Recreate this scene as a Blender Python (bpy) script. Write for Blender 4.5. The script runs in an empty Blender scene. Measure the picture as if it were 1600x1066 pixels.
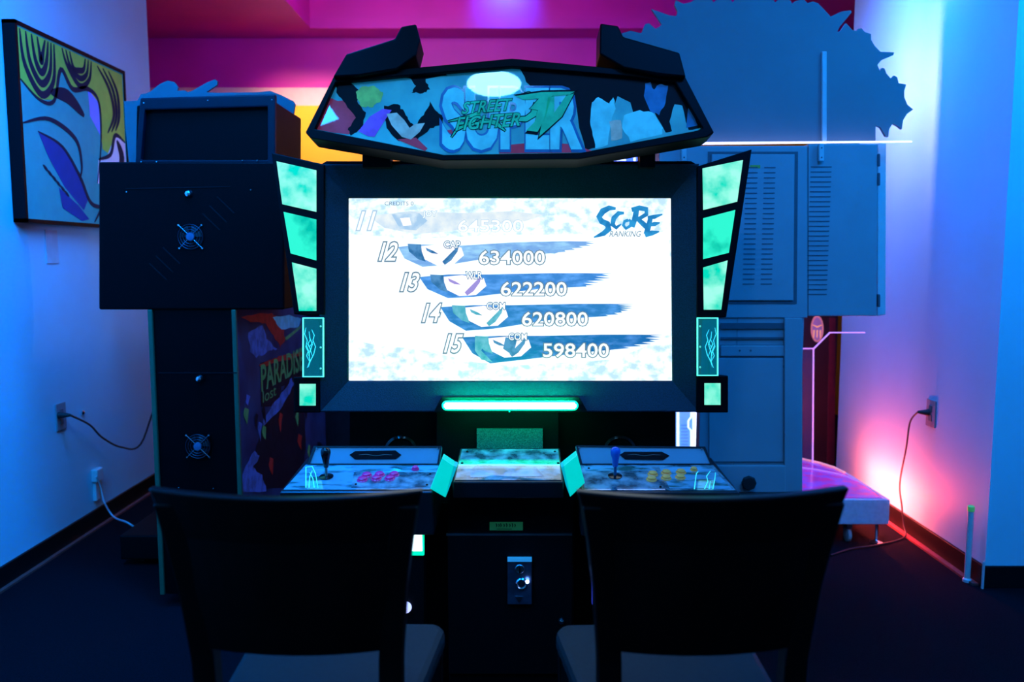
import bpy, bmesh, math, random
from mathutils import Vector, Matrix
random.seed(7)
S = bpy.context.scene
col = S.collection
R = math.radians
# ------------------------------------------------------------------ camera
FPX, H = 1300.0, 1.25
PITCH = math.atan(133 / FPX)
cd = bpy.data.cameras.new('camera'); cam = bpy.data.objects.new('camera', cd); col.objects.link(cam)
cam.location = (0, 0, H); cam.rotation_euler = (math.pi/2 - PITCH, 0, 0)
cd.sensor_width = 36; cd.lens = FPX/1600*36; cd.clip_start = .05
S.camera = cam
cd.dof.use_dof = True; cd.dof.focus_distance = 2.45; cd.dof.aperture_fstop = 2.8
# ------------------------------------------------------------------ world, exposure, lights
w = bpy.data.worlds.new('world'); S.world = w; w.use_nodes = True
w.node_tree.nodes['Background'].inputs[0].default_value = (.0, .02, .06, 1)
w.node_tree.nodes['Background'].inputs[1].default_value = 1.0
S.view_settings.view_transform = 'Standard'; S.view_settings.look = 'None'
S.view_settings.exposure = 0; S.view_settings.gamma = 1; S.view_settings.use_curve_mapping = False
def area(name, loc, target, sx, sy, color, power, spread=180):
    l = bpy.data.lights.new(name, 'AREA'); l.shape = 'RECTANGLE'; l.size = sx; l.size_y = sy
    l.color = color; l.energy = power; l.spread = R(spread)
    o = bpy.data.objects.new(name, l); col.objects.link(o); o.location = loc
    o.rotation_euler = (Vector(target)-Vector(loc)).to_track_quat('-Z', 'Y').to_euler()
    return o
# blue fill lights added under the ceiling to brighten walls and cabinets
area('blue_fill_light', (-1.35, 2.6, 2.80), (-1.95, 2.9, 1.5), .25, 2.2, (.0, .20, 1), 95, 130)
area('blue_fill_light', (-1.25, .9, 2.80), (-1.95, 1.9, 1.1), .25, 1.2, (.0, .28, 1), 68, 130)
area('blue_fill_light', (1.30, 3.75, 2.80), (1.79, 3.75, 1.0), .25, 1.0, (.0, .18, 1), 40, 130)
area('blue_fill_light', (2.1, 2.1, 2.80), (1.9, 3.2, 1.0), .6, .3, (.0, .26, 1), 22, 130)
area('blue_fill_light', (.9, 1.0, 2.80), (1.0, 3.0, 1.0), .8, .3, (.0, .22, 1), 30, 150)
# room beyond the opening: pinkish white light plus an added wash on the yellow wall
area('back_room_light', (-.6, 5.0, 2.8), (-.4, 6.5, 2.2), 1.6, .5, (1, .62, .95), 13)
area('back_room_light', (-1.45, 5.95, 2.86), (-1.45, 6.5, 1.9), .7, .12, (1, .70, .4), 7, 80)

# ------------------------------------------------------------------ projection helpers
def ray(px, py):
    x = (px-800)/FPX; y = -(py-533)/FPX
    c, s = math.cos(PITCH), math.sin(PITCH)
    return Vector((x, c + y*s, -s + y*c))
def at(px, py, Y):
    r = ray(px, py); t = Y/r.y
    return Vector((r.x*t, Y, H + r.z*t))
def atx(px, py, X):
    r = ray(px, py); t = X/r.x
    return Vector((X, r.y*t, H + r.z*t))
def atz(px, py, z):
    r = ray(px, py); t = (z-H)/r.z
    return Vector((r.x*t, r.y*t, z))
class Frame:
    def __init__(s, O, Rv, U):
        s.O = Vector(O); s.R = Vector(Rv).normalized(); s.U = Vector(U).normalized(); s.N = s.R.cross(s.U).normalized()
    def uv(s, px, py, d=0):
        r = ray(px, py); O = s.O + s.N*d; C0 = Vector((0, 0, H))
        t = (O-C0).dot(s.N)/r.dot(s.N); p = C0 + r*t - O
        return (p.dot(s.R), p.dot(s.U))
    def P(s, u, v, d=0): return s.O + s.R*u + s.U*v + s.N*d
    def px(s, px, py, d=0): return s.P(*s.uv(px, py, d), d)
def vframe(Y, tilt=0, py=400):
    t = R(tilt); return Frame(at(800, py, Y), (1, 0, 0), (0, math.sin(t), math.cos(t)))

# ------------------------------------------------------------------ materials
MATS = {}
def mat(name, color, rough=.5, metal=0, emit=None, es=1, noise=0, nscale=20, bump=0, coat=0, ior=1.5, spec=.5, color2=None, coords='Object', stretch=(1,1,1), ramp=(.4,.6), rnoise=0, detail=4):
    if name in MATS: return MATS[name]
    m = bpy.data.materials.new(name); m.use_nodes = True; nt = m.node_tree; N = nt.nodes; L = nt.links
    b = N['Principled BSDF']
    b.inputs['Base Color'].default_value = (*color, 1); b.inputs['Roughness'].default_value = rough
    b.inputs['Metallic'].default_value = metal; b.inputs['IOR'].default_value = ior
    b.inputs['Specular IOR Level'].default_value = spec; b.inputs['Coat Weight'].default_value = coat; b.inputs['Coat Roughness'].default_value = .015
    tc = N.new('ShaderNodeTexCoord'); mp = N.new('ShaderNodeMapping'); mp.inputs['Scale'].default_value = stretch
    L.new(tc.outputs[coords], mp.inputs[0])
    nz = N.new('ShaderNodeTexNoise'); nz.inputs['Scale'].default_value = nscale; nz.inputs['Detail'].default_value = detail
    L.new(mp.outputs[0], nz.inputs['Vector'])
    c2 = color2 if color2 else tuple(max(0, c*(1-noise)) for c in color)
    if noise or color2:
        r = N.new('ShaderNodeValToRGB'); r.color_ramp.elements[0].position = ramp[0]; r.color_ramp.elements[1].position = ramp[1]
        r.color_ramp.elements[0].color = (*c2, 1); r.color_ramp.elements[1].color = (*color, 1)
        L.new(nz.outputs['Fac'], r.inputs[0]); L.new(r.outputs[0], b.inputs['Base Color'])
        if emit is True: L.new(r.outputs[0], b.inputs['Emission Color'])
    if emit:
        if emit is not True: b.inputs['Emission Color'].default_value = (*emit, 1)
        elif not (noise or color2): b.inputs['Emission Color'].default_value = (*color, 1)
        b.inputs['Emission Strength'].default_value = es
        if emit is True:                       # lit things: the glow is the look, the base stays dark
            for l in list(b.inputs['Base Color'].links): L.remove(l)
            b.inputs['Base Color'].default_value = (.02, .02, .02, 1)
    if bump:
        bp = N.new('ShaderNodeBump'); bp.inputs['Strength'].default_value = bump; bp.inputs['Distance'].default_value = .002
        n2 = N.new('ShaderNodeTexNoise'); n2.inputs['Scale'].default_value = 400; L.new(tc.outputs[coords], n2.inputs['Vector'])
        L.new(n2.outputs['Fac'], bp.inputs['Height']); L.new(bp.outputs[0], b.inputs['Normal'])
    if rnoise:
        mr = N.new('ShaderNodeMapRange'); mr.inputs[3].default_value = max(.02, rough-rnoise); mr.inputs[4].default_value = rough+rnoise
        L.new(nz.outputs['Fac'], mr.inputs[0]); L.new(mr.outputs[0], b.inputs['Roughness'])
    MATS[name] = m; return m
def clear(name, tint, alpha, rough=.04, emit=None, es=0):
    if name in MATS: return MATS[name]
    m = bpy.data.materials.new(name); m.use_nodes = True; nt = m.node_tree; N = nt.nodes; L = nt.links
    b = N['Principled BSDF']; b.inputs['Base Color'].default_value = (*tint, 1); b.inputs['Roughness'].default_value = rough
    if emit: b.inputs['Emission Color'].default_value = (*emit, 1); b.inputs['Emission Strength'].default_value = es
    t = N.new('ShaderNodeBsdfTransparent'); mx = N.new('ShaderNodeMixShader'); mx.inputs[0].default_value = alpha
    L.new(t.outputs[0], mx.inputs[1]); L.new(b.outputs[0], mx.inputs[2]); L.new(mx.outputs[0], N['Material Output'].inputs[0])
    MATS[name] = m; return m

paint = mat('blue lit white wall paint', (.42, .76, .84), .55, noise=.04, nscale=3, bump=.15)  # white walls; the room's blue light is put into the paint colour
magenta = mat('magenta wall paint', (.62, .004, .42), .5, noise=.10, nscale=2.5, bump=.1)
palepink = mat('pale pink wall paint', (.85, .45, .55), .5, noise=.05)
yellow = mat('yellow wall paint', (.95, .42, .015), .5, noise=.06, nscale=3)
ceilm = mat('ceiling paint', (.6, .6, .62), .7, noise=.05)
carpet = mat('dark carpet', (.0055, .0065, .010), .95, spec=.05, noise=.55, nscale=160, bump=.8, ramp=(.35,.65))
basem = mat('black baseboard rubber', (.004, .004, .005), .45, spec=.2, noise=.2)
black = mat('black laminate', (.0010, .0012, .002), .45, spec=.07, noise=.25, nscale=60, bump=.12)
blackm = mat('black powder coat', (.0022, .0026, .0035), .5, spec=.10, noise=.3, nscale=220, bump=.4)
gloss = mat('gloss black', (.006, .006, .007), .12, noise=.2)
chrome = mat('chrome', (.75, .77, .8), .18, 1, noise=.1)
steel = mat('dull steel', (.35, .36, .38), .35, 1, noise=.15)
darkwire = mat('dark fan wire', (.22, .23, .26), .35, 1, noise=.1)
wood = mat('espresso stained wood', (.003, .002, .002), .34, spec=.3, noise=.4, nscale=14, stretch=(1, 1, .12))
vinyl = mat('grey seat vinyl', (.018, .023, .024), .6, spec=.2, noise=.12, nscale=90, bump=.3)
greymetal = mat('light grey powder coated metal', (.34, .35, .38), .45, noise=.05, nscale=8, bump=.1)
greydark = mat('shadow gap grey', (.10, .10, .12), .6, noise=.1)
boardm = mat('white cut board back', (.20, .20, .22), .6, noise=.05, nscale=6)
rubber = mat('black rubber', (.012, .012, .012), .6, noise=.2)
whitepl = mat('white plastic', (.6, .6, .6), .4, noise=.05)
bluec = mat('blue plastic ball top', (.02, .12, .5), .18, noise=.1)

# ------------------------------------------------------------------ mesh builder
ORI = {}
def tag(o, label=None, cat=None, group=None, kind=None):
    if label: o['label'] = label
    if cat: o['category'] = cat
    if group: o['group'] = group
    if kind: o['kind'] = kind
    return o
def root(name, loc, label, cat, group=None):
    o = bpy.data.objects.new(name, None); col.objects.link(o); o.location = loc; o.empty_display_size = .1
    ORI[o] = Vector(loc); return tag(o, label, cat, group)
class MB:
    def __init__(s): s.v = []; s.f = []
    def add(s, vs, fs):
        n = len(s.v); s.v += [Vector(p) for p in vs]; s.f += [tuple(i+n for i in f) for f in fs]; return s
    def hexa(s, a, b):                       # a, b: 4 corners each
        return s.add(list(a)+list(b), [(3,2,1,0),(4,5,6,7),(0,1,5,4),(1,2,6,5),(2,3,7,6),(3,0,4,7)])
    def box(s, x0, x1, y0, y1, z0, z1):
        return s.hexa([(x0,y0,z0),(x1,y0,z0),(x1,y1,z0),(x0,y1,z0)], [(x0,y0,z1),(x1,y0,z1),(x1,y1,z1),(x0,y1,z1)])
    def prism(s, lo, hi):                    # two parallel loops
        n = len(lo); k = len(s.v)
        s.v += [Vector(p) for p in lo]+[Vector(p) for p in hi]
        s.f += [tuple(k+i for i in reversed(range(n))), tuple(k+n+i for i in range(n))]
        s.f += [(k+i, k+(i+1)%n, k+n+(i+1)%n, k+n+i) for i in range(n)]; return s
    def fp(s, fr, pts, d0, d1):              # polygon given in picture points on the frame's plane at d1
        uv = [fr.uv(x, y, d1) for x, y in pts]
        a = sum(uv[i][0]*uv[(i+1)%len(uv)][1]-uv[(i+1)%len(uv)][0]*uv[i][1] for i in range(len(uv)))
        if a < 0: uv.reverse()
        return s.prism([fr.P(u, v, d0) for u, v in uv], [fr.P(u, v, d1) for u, v in uv])
    def fuv(s, fr, uv, d0, d1):
        return s.prism([fr.P(u, v, d0) for u, v in uv], [fr.P(u, v, d1) for u, v in uv])
    def frame(s, fr, outer, inner, d0, d1):  # ring; same point counts
        o = [fr.uv(x, y, d1) for x, y in outer]; i = [fr.uv(x, y, d1) for x, y in inner]; n = len(o); k = len(s.v)
        for d in (d0, d1): s.v += [fr.P(u, v, d) for u, v in o]+[fr.P(u, v, d) for u, v in i]
        for j in range(n):
            j2 = (j+1) % n
            s.f += [(k+2*n+j, k+2*n+j2, k+3*n+j2, k+3*n+j), (k+j, k+n+j, k+n+j2, k+j2),
                    (k+j, k+j2, k+2*n+j2, k+2*n+j), (k+n+j, k+3*n+j, k+3*n+j2, k+n+j2)]
        return s
    def tube(s, pts, r, n=8, r2=None):
        pts = [Vector(p) for p in pts]; k = len(s.v); m = len(pts); prev = None
        for i, p in enumerate(pts):
            t = (pts[min(i+1, m-1)]-pts[max(i-1, 0)]).normalized()
            if prev is None: a = t.orthogonal().normalized()
            else: a = (prev - t*prev.dot(t)).normalized()
            prev = a; b = t.cross(a); rr = r if r2 is None else r+(r2-r)*i/(m-1)
            for j in range(n):
                an = 2*math.pi*j/n; s.v.append(p+a*math.cos(an)*rr+b*math.sin(an)*rr)
        for i in range(m-1):
            for j in range(n):
                s.f.append((k+i*n+j, k+i*n+(j+1)%n, k+(i+1)*n+(j+1)%n, k+(i+1)*n+j))
        s.f += [tuple(k+j for j in reversed(range(n))), tuple(k+(m-1)*n+j for j in range(n))]; return s
    def lathe(s, O, A, prof, n=20):          # prof: (radius, height) along axis A
        O = Vector(O); A = Vector(A).normalized(); a = A.orthogonal().normalized(); b = A.cross(a); k = len(s.v)
        for r, h in prof:
            for j in range(n):
                an = 2*math.pi*j/n; s.v.append(O+A*h+(a*math.cos(an)+b*math.sin(an))*max(r, 1e-4))
        for i in range(len(prof)-1):
            for j in range(n): s.f.append((k+i*n+j, k+i*n+(j+1)%n, k+(i+1)*n+(j+1)%n, k+(i+1)*n+j))
        s.f += [tuple(k+j for j in reversed(range(n))), tuple(k+(len(prof)-1)*n+j for j in range(n))]; return s
    def ribbon(s, fr, pts, ws, d0, d1, px=True):   # brush stroke of varying width (widths in picture px)
        P = [Vector(p) for p in pts]; n = len(P)
        if not hasattr(ws, '__len__'): ws = [ws]*n
        L_, R_ = [], []
        for i in range(n):
            t = (P[min(i+1, n-1)]-P[max(i-1, 0)]).normalized(); q = Vector((-t.y, t.x))
            L_.append(P[i]+q*ws[i]/2); R_.append(P[i]-q*ws[i]/2)
        for i in range(n-1):
            s.fp(fr, [tuple(L_[i]), tuple(L_[i+1]), tuple(R_[i+1]), tuple(R_[i])], d0, d1)
        return s
    def build(s, name, m, parent=None, bevel=0, smooth=False, org=None):
        if parent is not None: O = ORI[parent]
        elif org is not None: O = Vector(org)
        else:
            xs = [p.x for p in s.v]; ys = [p.y for p in s.v]; zs = [p.z for p in s.v]
            O = Vector(((min(xs)+max(xs))/2, (min(ys)+max(ys))/2, min(zs)))
        me = bpy.data.meshes.new(name); me.from_pydata([tuple(p-O) for p in s.v], [], s.f); me.validate()
        bm = bmesh.new(); bm.from_mesh(me); bmesh.ops.recalc_face_normals(bm, faces=bm.faces); bm.to_mesh(me); bm.free()
        me.materials.append(m)
        if smooth:
            for p in me.polygons: p.use_smooth = True
        o = bpy.data.objects.new(name, me); col.objects.link(o); ORI[o] = O
        if parent is not None: o.parent = parent
        else: o.location = O
        if bevel:
            b = o.modifiers.new('bevel', 'BEVEL'); b.width = bevel; b.segments = 2; b.limit_method = 'ANGLE'
        if smooth:
            b = o.modifiers.new('edges', 'EDGE_SPLIT'); b.split_angle = R(40)
        return o
def text(s, fr, x0, y0, x1, y1, d, m, parent, name='lettering', shear=0, offset=0, bold=0, org=None, thick=.0004, uvbox=None, slant=0):
    """lettering fitted to the picture box on the frame's plane"""
    c = bpy.data.curves.new('t', 'FONT'); c.body = s; c.shear = shear; c.resolution_u = 3; c.offset = 0
    o = bpy.data.objects.new('t', c); col.objects.link(o)
    dg = bpy.context.evaluated_depsgraph_get(); dg.update()
    me0 = bpy.data.meshes.new_from_object(o.evaluated_get(dg))
    xs = [v.co.x for v in me0.vertices]; ys = [v.co.y for v in me0.vertices]
    bx0, bx1, by0, by1 = min(xs), max(xs), min(ys), max(ys)
    bpy.data.meshes.remove(me0)
    if offset:
        c.offset = offset; dg = bpy.context.evaluated_depsgraph_get(); dg.update()
    me0 = bpy.data.meshes.new_from_object(o.evaluated_get(dg))
    A = fr.uv(x0, y1, d); B = fr.uv(x1, y0, d)
    if uvbox: A, B = uvbox
    vs = []
    for v in me0.vertices:
        fx = (v.co.x-bx0)/(bx1-bx0); fy = (v.co.y-by0)/(by1-by0)
        u = A[0]+(B[0]-A[0])*fx; vv = A[1]+(B[1]-A[1])*fy + slant*(u-A[0])
        vs.append(fr.P(u, vv, d))
    b = MB(); b.add(vs, [tuple(p.vertices) for p in me0.polygons])
    bpy.data.objects.remove(o); bpy.data.curves.remove(c); bpy.data.meshes.remove(me0)
    ob = b.build(name, m, parent)
    return ob
def outlined(s, fr, box, d, mf, mo, parent, off=.02, **k):
    text(s, fr, *box, d, mo, parent, offset=off+.012, name='lettering_outline', **k)
    return text(s, fr, *box, d+.0006, mf, parent, offset=.010, **k)
def dup(o, parent=None, loc=None):
    c = o.copy(); col.objects.link(c); ORI[c] = ORI[o]
    if parent is not None: c.parent = parent
    if loc is not None: c.location = loc
    return c

# ================================================================== SETTING
XL, XR, YW, YR, YB, ZC = -1.93, 1.79, 4.55, 4.5, 6.5, 2.9
def struct(name, b, m, bevel=0): return tag(b.build(name, m, bevel=bevel), kind='structure')
struct('floor', MB().box(-4.2, 4.2, -2, YB+.1, -.1, 0), carpet)
struct('wall_left', MB().box(XL-.12, XL, -1.9, YW, 0, ZC), paint)
struct('wall_right', MB().box(XR, XR+.12, 3.045, YR, 0, ZC), paint)
struct('wall_right_return', MB().box(XR+.12, 3.2, 3.045, 3.2, 0, ZC), paint)
struct('wall_right_near', MB().box(3.2, 3.3, -1.9, 3.2, 0, ZC), paint)
struct('wall_back', MB().box(-2.07, 3.3, -2.0, -1.9, 0, ZC), paint)
zy, zp = at(800, 165, YB).z, at(800, 137, YB).z
struct('wall_far', MB().box(-4.2, 4.2, YB, YB+.1, zp, ZC), magenta)
struct('wall_far_stripe', MB().box(-4.2, 4.2, YB, YB+.1, zy, zp), palepink)
struct('wall_far_lower', MB().box(-4.2, 4.2, YB, YB+.1, 0, zy), yellow)
struct('wall_far_left', MB().box(-4.3, -4.2, YW-.1, YB+.1, 0, ZC), magenta)
struct('wall_far_right', MB().box(4.2, 4.3, YR-.1, YB+.1, 0, ZC), magenta)
struct('wall_side_left', MB().box(-4.2, XL-.12, YW-.1, YW, 0, ZC), paint)
struct('wall_side_right', MB().box(XR+.12, 4.2, YR-.1, YR, 0, ZC), paint)
ry = at(800, 57, YB).y; yr1 = 6.22; rx0, rx1 = -1.46, 1.7
b = MB().box(-4.2, rx0, 4.5, YB, ZC-.01, ZC+.06).box(rx1, 4.2, 4.5, YB, ZC-.01, ZC+.06).box(rx0, rx1, yr1, YB, ZC-.01, ZC+.06)
struct('ceiling_far', b, magenta)
b = MB().box(rx0-.05, rx0, 4.5, yr1, ZC+.06, ZC+.55).box(rx1, rx1+.05, 4.5, yr1, ZC+.06, ZC+.55).box(rx0-.05, rx1+.05, yr1, yr1+.05, ZC+.06, ZC+.55).box(rx0-.05, rx1+.05, 4.45, 4.5, ZC+.06, ZC+.55).box(rx0-.05, rx1+.05, 4.45, yr1+.05, ZC+.55, ZC+.6)
struct('ceiling_recess', b, magenta)
struct('ceiling', MB().box(-4.2, 4.2, -2, 4.5, ZC, ZC+.06), ceilm)
bh = .085
struct('baseboard_left', MB().box(XL, XL+.012, -1.9, YW, 0, bh), basem, .003)
struct('baseboard_right', MB().box(XR-.012, XR, 3.045, YR, 0, bh), basem, .003)
struct('baseboard_return', MB().box(XR-.012, 3.2, 3.033, 3.045, 0, bh), basem, .003)
redt = mat('carpet edge strip', (.30, .06, .05), .6, noise=.3, nscale=50)
struct('trim_1', MB().box(XR-.036, XR-.012, 3.06, YR, 0, .008), redt)
struct('trim_2', MB().box(XL+.012, XL+.030, -1.9, YW, 0, .008), redt)
struct('trim_3', MB().box(XR-.018, XR-.012, 3.025, 3.033, 0, bh+.02), whitepl)
exec_order = None

# blue uplight on the wall of the ceiling recess
p = at(790, 22, yr1-.06)
lampglow = mat('blue lamp lens', (.1, .4, 1), emit=(.05, .35, 1), es=14)
t = root('recess_spotlight', p, 'small round blue spotlight high in the magenta ceiling recess', 'light')
pz = Vector((p.x, p.y, ZC+.55))
MB().lathe(pz-Vector((0, 0, .05)), (0, 0, 1), [(.05, 0), (.055, .01), (.055, .05)], 20).build('lamp_body', blackm, t)
MB().lathe(pz-Vector((0, 0, .056)), (0, 0, 1), [(.044, 0), (.044, .006)], 20).build('lens', lampglow, t)
l = bpy.data.lights.new('recess_spot', 'SPOT'); l.energy = 70; l.color = (.02, .35, 1); l.spot_size = R(75); l.spot_blend = 1; l.shadow_soft_size = .04
o = bpy.data.objects.new('recess_spot', l); col.objects.link(o); o.location = (p.x, p.y-.25, ZC+.45)
o.rotation_euler = (Vector((p.x, yr1, ZC+.22))-o.location).to_track_quat('-Z', 'Y').to_euler()

# round ceiling lamp over the player side (seen mirrored in the marquee)
MT = 8.0
FM = Frame(at(800, 165, 2.36), (1, 0, 0), (0, math.sin(R(MT)), math.cos(R(MT))))
pm = FM.px(772, 131, .02); d = ray(772, 131).normalized(); rf = d - 2*d.dot(FM.N)*FM.N
tt = (ZC-.06-pm.z)/rf.z; lp = pm+rf*tt
t = root('ceiling_lamp', (lp.x, lp.y, ZC-.07), 'round white-cyan ceiling lamp above the two chairs, outside the frame', 'lamp')
MB().lathe((lp.x, lp.y, ZC-.06), (0, 0, 1), [(.16, 0), (.17, .01), (.17, .06)], 32).build('lamp_housing', whitepl, t)
MB().lathe((lp.x, lp.y, ZC-.07), (0, 0, 1), [(.13, 0), (.15, .01)], 32).build('lamp_diffuser', mat('cyan lamp diffuser', (.1, .5, 1), emit=(.14, .52, 1), es=90), t)

# ================================================================== MAIN FIGHTING GAME CABINET
main = root('arcade_cabinet', (0, 2.35, 0), 'black two-player arcade cabinet with glowing score screen and green side lights', 'arcade machine')
ST = 6.5
FS = Frame(at(797, 452, 2.45), (1, 0, 0), (0, math.sin(R(ST)), math.cos(R(ST))))
HD = .0
# housing ring around the screen, dished face, screen's blue glow put into its colour
outer = [(497, 256), (1092, 256), (1092, 644), (500, 644)]
inner = [(545, 310), (1048, 310), (1050, 595), (545, 595)]
k = MB()
of = [FS.P(*FS.uv(x, y, .030), .030) for x, y in outer]; ob_ = [FS.P(*FS.uv(x, y, .030), -.16) for x, y in outer]
inn = [FS.P(*FS.uv(x, y, .002), .002) for x, y in inner]; inb = [FS.P(*FS.uv(x, y, .002), -.16) for x, y in inner]
k.v = of+ob_+inn+inb
for i in range(4):
    j = (i+1) % 4; k.f += [(i, j, 8+j, 8+i), (i, 4+i, 4+j, j), (8+i, 8+j, 12+j, 12+i), (4+i, 12+i, 12+j, 4+j)]
k.build('monitor_housing', mat('glow tinted black vinyl', (.004,.014,.028), .45, spec=.3, noise=.5, nscale=260, bump=.5), main, .004)
MB().fp(FS, [(497, 256), (1092, 256), (1092, 644), (500, 644)], -.21, -.165).build('rear_cover', black, main)
# screen
scr = mat('lit screen paper', (.78, .92, 1), .08, emit=True, es=1.35, color2=(.42, .62, .88), nscale=34, ramp=(.36, .52), detail=14, stretch=(1, 1, 1.3))
# vignette-free: brighter middle comes from a second paler sheet shape in the picture itself
screen = MB().fp(FS, inner, -.012, .0).build('screen', scr, main)
E = lambda n, c, s=1.0, **kw: mat(n, c, .1, emit=True, es=s, **kw)
white_e = E('screen white', (.80, .93, 1), 1.35)
pap = E('screen pale smoke', (.80, .93, 1), 1.35, color2=(.74, .86, 1), nscale=24, ramp=(.30, .48), detail=10)
def blob(cx, cy, rx, ry, n=28, jit=.12):
    return [(cx+rx*math.cos(2*math.pi*i/n)*(1+random.uniform(-jit, jit)), cy+ry*math.sin(2*math.pi*i/n)*(1+random.uniform(-jit, jit))) for i in range(n)]
def sheet(pts, d, m, name, parent=None, fr=FS):
    b = MB(); uv = [fr.uv(x, y, d) for x, y in pts]; b.add([fr.P(u, v, d) for u, v in uv], [tuple(range(len(uv)))])
    return b.build(name, m, parent or screen)
sheet([(546,366),(600,370),(640,374),(760,368),(900,366),(1040,362),(1046,372),(1048,470),(1049,515),(1046,522),(1000,545),(960,562),(860,568),(800,572),(740,566),(650,545),(590,540),(547,530)], .0006, pap, 'pale_field')
bands = [
 ([(575,338),(640,330),(720,333),(800,330),(850,336),(820,346),(760,352),(700,362),(648,366),(600,356)], (.62,.80,.96), 'a'),
 ([(622,386),(660,382),(720,384),(800,379),(880,377)], [(860,396),(760,404),(700,414),(660,417),(632,404)], 930, 383, (.20,.42,.82), 'b'),
 ([(655,433),(700,429),(760,429),(860,427),(915,427)], [(915,448),(840,452),(740,464),(700,466),(668,452)], 955, 432, (.05,.24,.66), 'c'),
 ([(688,480),(740,477),(800,477),(900,475),(955,475)], [(950,494),(860,500),(770,514),(728,517),(702,502)], 992, 480, (.03,.21,.55), 'd'),
 ([(722,527),(780,525),(850,525),(940,523),(1000,523)], [(985,544),(920,550),(820,562),(766,568),(738,552)], 1036, 528, (.012,.15,.45), 'e')]
bl = {}
for bd in bands:
    if len(bd) == 3:
        m = E('screen band '+bd[2], bd[1], .95, color2=tuple(min(1, c*1.5) for c in bd[1]), nscale=26, ramp=(.35, .65), detail=8)
        sheet(bd[0], .0012, m, 'score_band')
        continue
    top, bot, ex, ey, c, nm = bd
    m = E('screen band '+nm, c, 1.0, color2=tuple(min(1, v*1.5+.06) for v in c), nscale=22, ramp=(.30, .55), detail=8, stretch=(1, 1, 3))
    y0 = top[-1][1]; y1 = bot[0][1]; teeth = []
    n = 7
    for i in range(n):
        f = i/(n-1); yy = y0+(y1-y0)*f
        teeth.append((ex - f*f*(ex-bot[0][0])*.9 + random.uniform(-3, 3), yy+.6))
        if i < n-1: teeth.append((ex - f*f*(ex-bot[0][0])*.9 - random.uniform(12, 30), yy+(y1-y0)/n*.55))
    sheet(top+teeth+bot, .0012, m, 'score_band')
# abstract ink shapes where the portraits sit
teal = E('screen teal ink', (.03, .36, .48), .95, color2=(.2, .6, .75), nscale=40, ramp=(.3,.7))
navy = E('screen navy ink', (.03, .16, .38), .95, color2=(.10, .30, .6), nscale=40)
peach = E('screen pale patch', (1, .93, .97), 1.2, color2=(.95, .9, .98), nscale=30)
violet = E('screen violet ink', (.38, .30, .75), .95)
def inks(dx, dy, a, bm_):
    o1 = lambda L: [(x+dx, y+dy) for x, y in L]
    sheet(o1([(30,6),(62,3),(96,8),(100,20),(84,34),(58,36),(38,26)]), .0017, peach, 'pale_patch')
    sheet(o1([(12,2),(33,3),(34,14),(40,30),(28,26),(14,14)]), .0019, a, 'ink_stroke')
    sheet(o1([(40,8),(52,13),(60,18),(50,17),(42,13)]), .0021, bm_, 'ink_stroke')
    sheet(o1([(66,30),(84,12),(92,4),(90,14),(80,28),(70,35)]), .0021, bm_, 'ink_stroke')
inks(625, 379, navy, navy); inks(660, 427, navy, violet); inks(694, 475, teal, teal); inks(730, 523, teal, navy)
sheet([(790,527),(808,530),(802,556),(786,545)], .0021, navy, 'ink_stroke'); sheet([(742,528),(758,530),(752,548),(770,566),(752,562),(742,548)], .0020, teal, 'ink_stroke')
sheet([(612,335),(655,333),(668,345),(650,360),(625,358)], .0018, E('screen faded ink', (.40, .62, .86), 1, color2=(.7,.86,.97), nscale=30), 'ink_stroke')
sheet([(625,341),(640,340),(643,352),(630,353)], .0020, peach, 'pale_patch')
grey_e = E('screen grey outline', (.16, .26, .34), .9)
fade_e = E('screen faint outline', (.45, .62, .78), 1)
def num(s, box, d=.0026, mo=None, sh=0, off=.022): outlined(s, FS, box, d, white_e, mo or grey_e, screen, off, shear=sh)
for s, x, y in (('11', 558, 331), ('12', 592, 379), ('13', 626, 427), ('14', 660, 475), ('15', 694, 523)):
    num(s, (x, y, x+29, y+28), mo=fade_e if s == '11' else grey_e, sh=.35, off=.05)
num('645300', (716, 344, 817, 362), mo=fade_e)
for s, x, y in (('634000', 749, 392), ('622200', 783, 441), ('620800', 816, 488), ('598400', 849, 537)): num(s, (x, y, x+102, y+21), off=.045)
grey_d = E('screen dark outline', (.06, .16, .30), .9)
for s, x, y, w_ in (('JOY', 661, 330, 21), ('CAP', 694, 377, 25), ('WLR', 728, 425, 25), ('COM', 761, 473, 28), ('COM', 795, 521, 28)):
    num(s, (x, y, x+w_, y+10.5), mo=fade_e if s == 'JOY' else grey_d, off=.07)
text('CREDITS 0', FS, 601, 315, 646, 321, .0026, grey_e, screen)
# SCORE brush lettering
bink = E('screen blue brush ink', (.015, .20, .50), 1, color2=(.03, .33, .70), nscale=30)
b = MB()
def st(pts, ws): b.ribbon(FS, pts, ws, .0022, .0030)
st([(962,326),(952,325),(942,330),(936,339),(940,346),(949,350),(951,358),(943,365),(928,371)], [4,8,10,9,9,10,10,8,2])
st([(975,333),(967,333),(959,341),(957,351),(963,356),(971,350)], [4,7,8,8,6,2])
st([(982,344),(976,346),(974,352),(978,357),(985,353),(986,346),(982,344)], [5,5,5,5,5,5,5])
st([(995,324),(993,338),(988,355)], [8,9,7]); st([(987,328),(999,325),(1010,327),(1010,335),(1000,341),(993,342)], [7,8,8,7,6,5]); st([(996,342),(1004,349),(1014,358)], [6,8,8])
st([(1017,338),(1014,351),(1010,366)], [7,8,9]); st([(1012,340),(1022,339),(1035,335)], [4,7,2]); st([(1013,352),(1023,350),(1031,348)], [4,7,2]); st([(1008,368),(1019,364),(1030,362)], [6,8,2])
b.build('brush_lettering', bink, screen)
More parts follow.
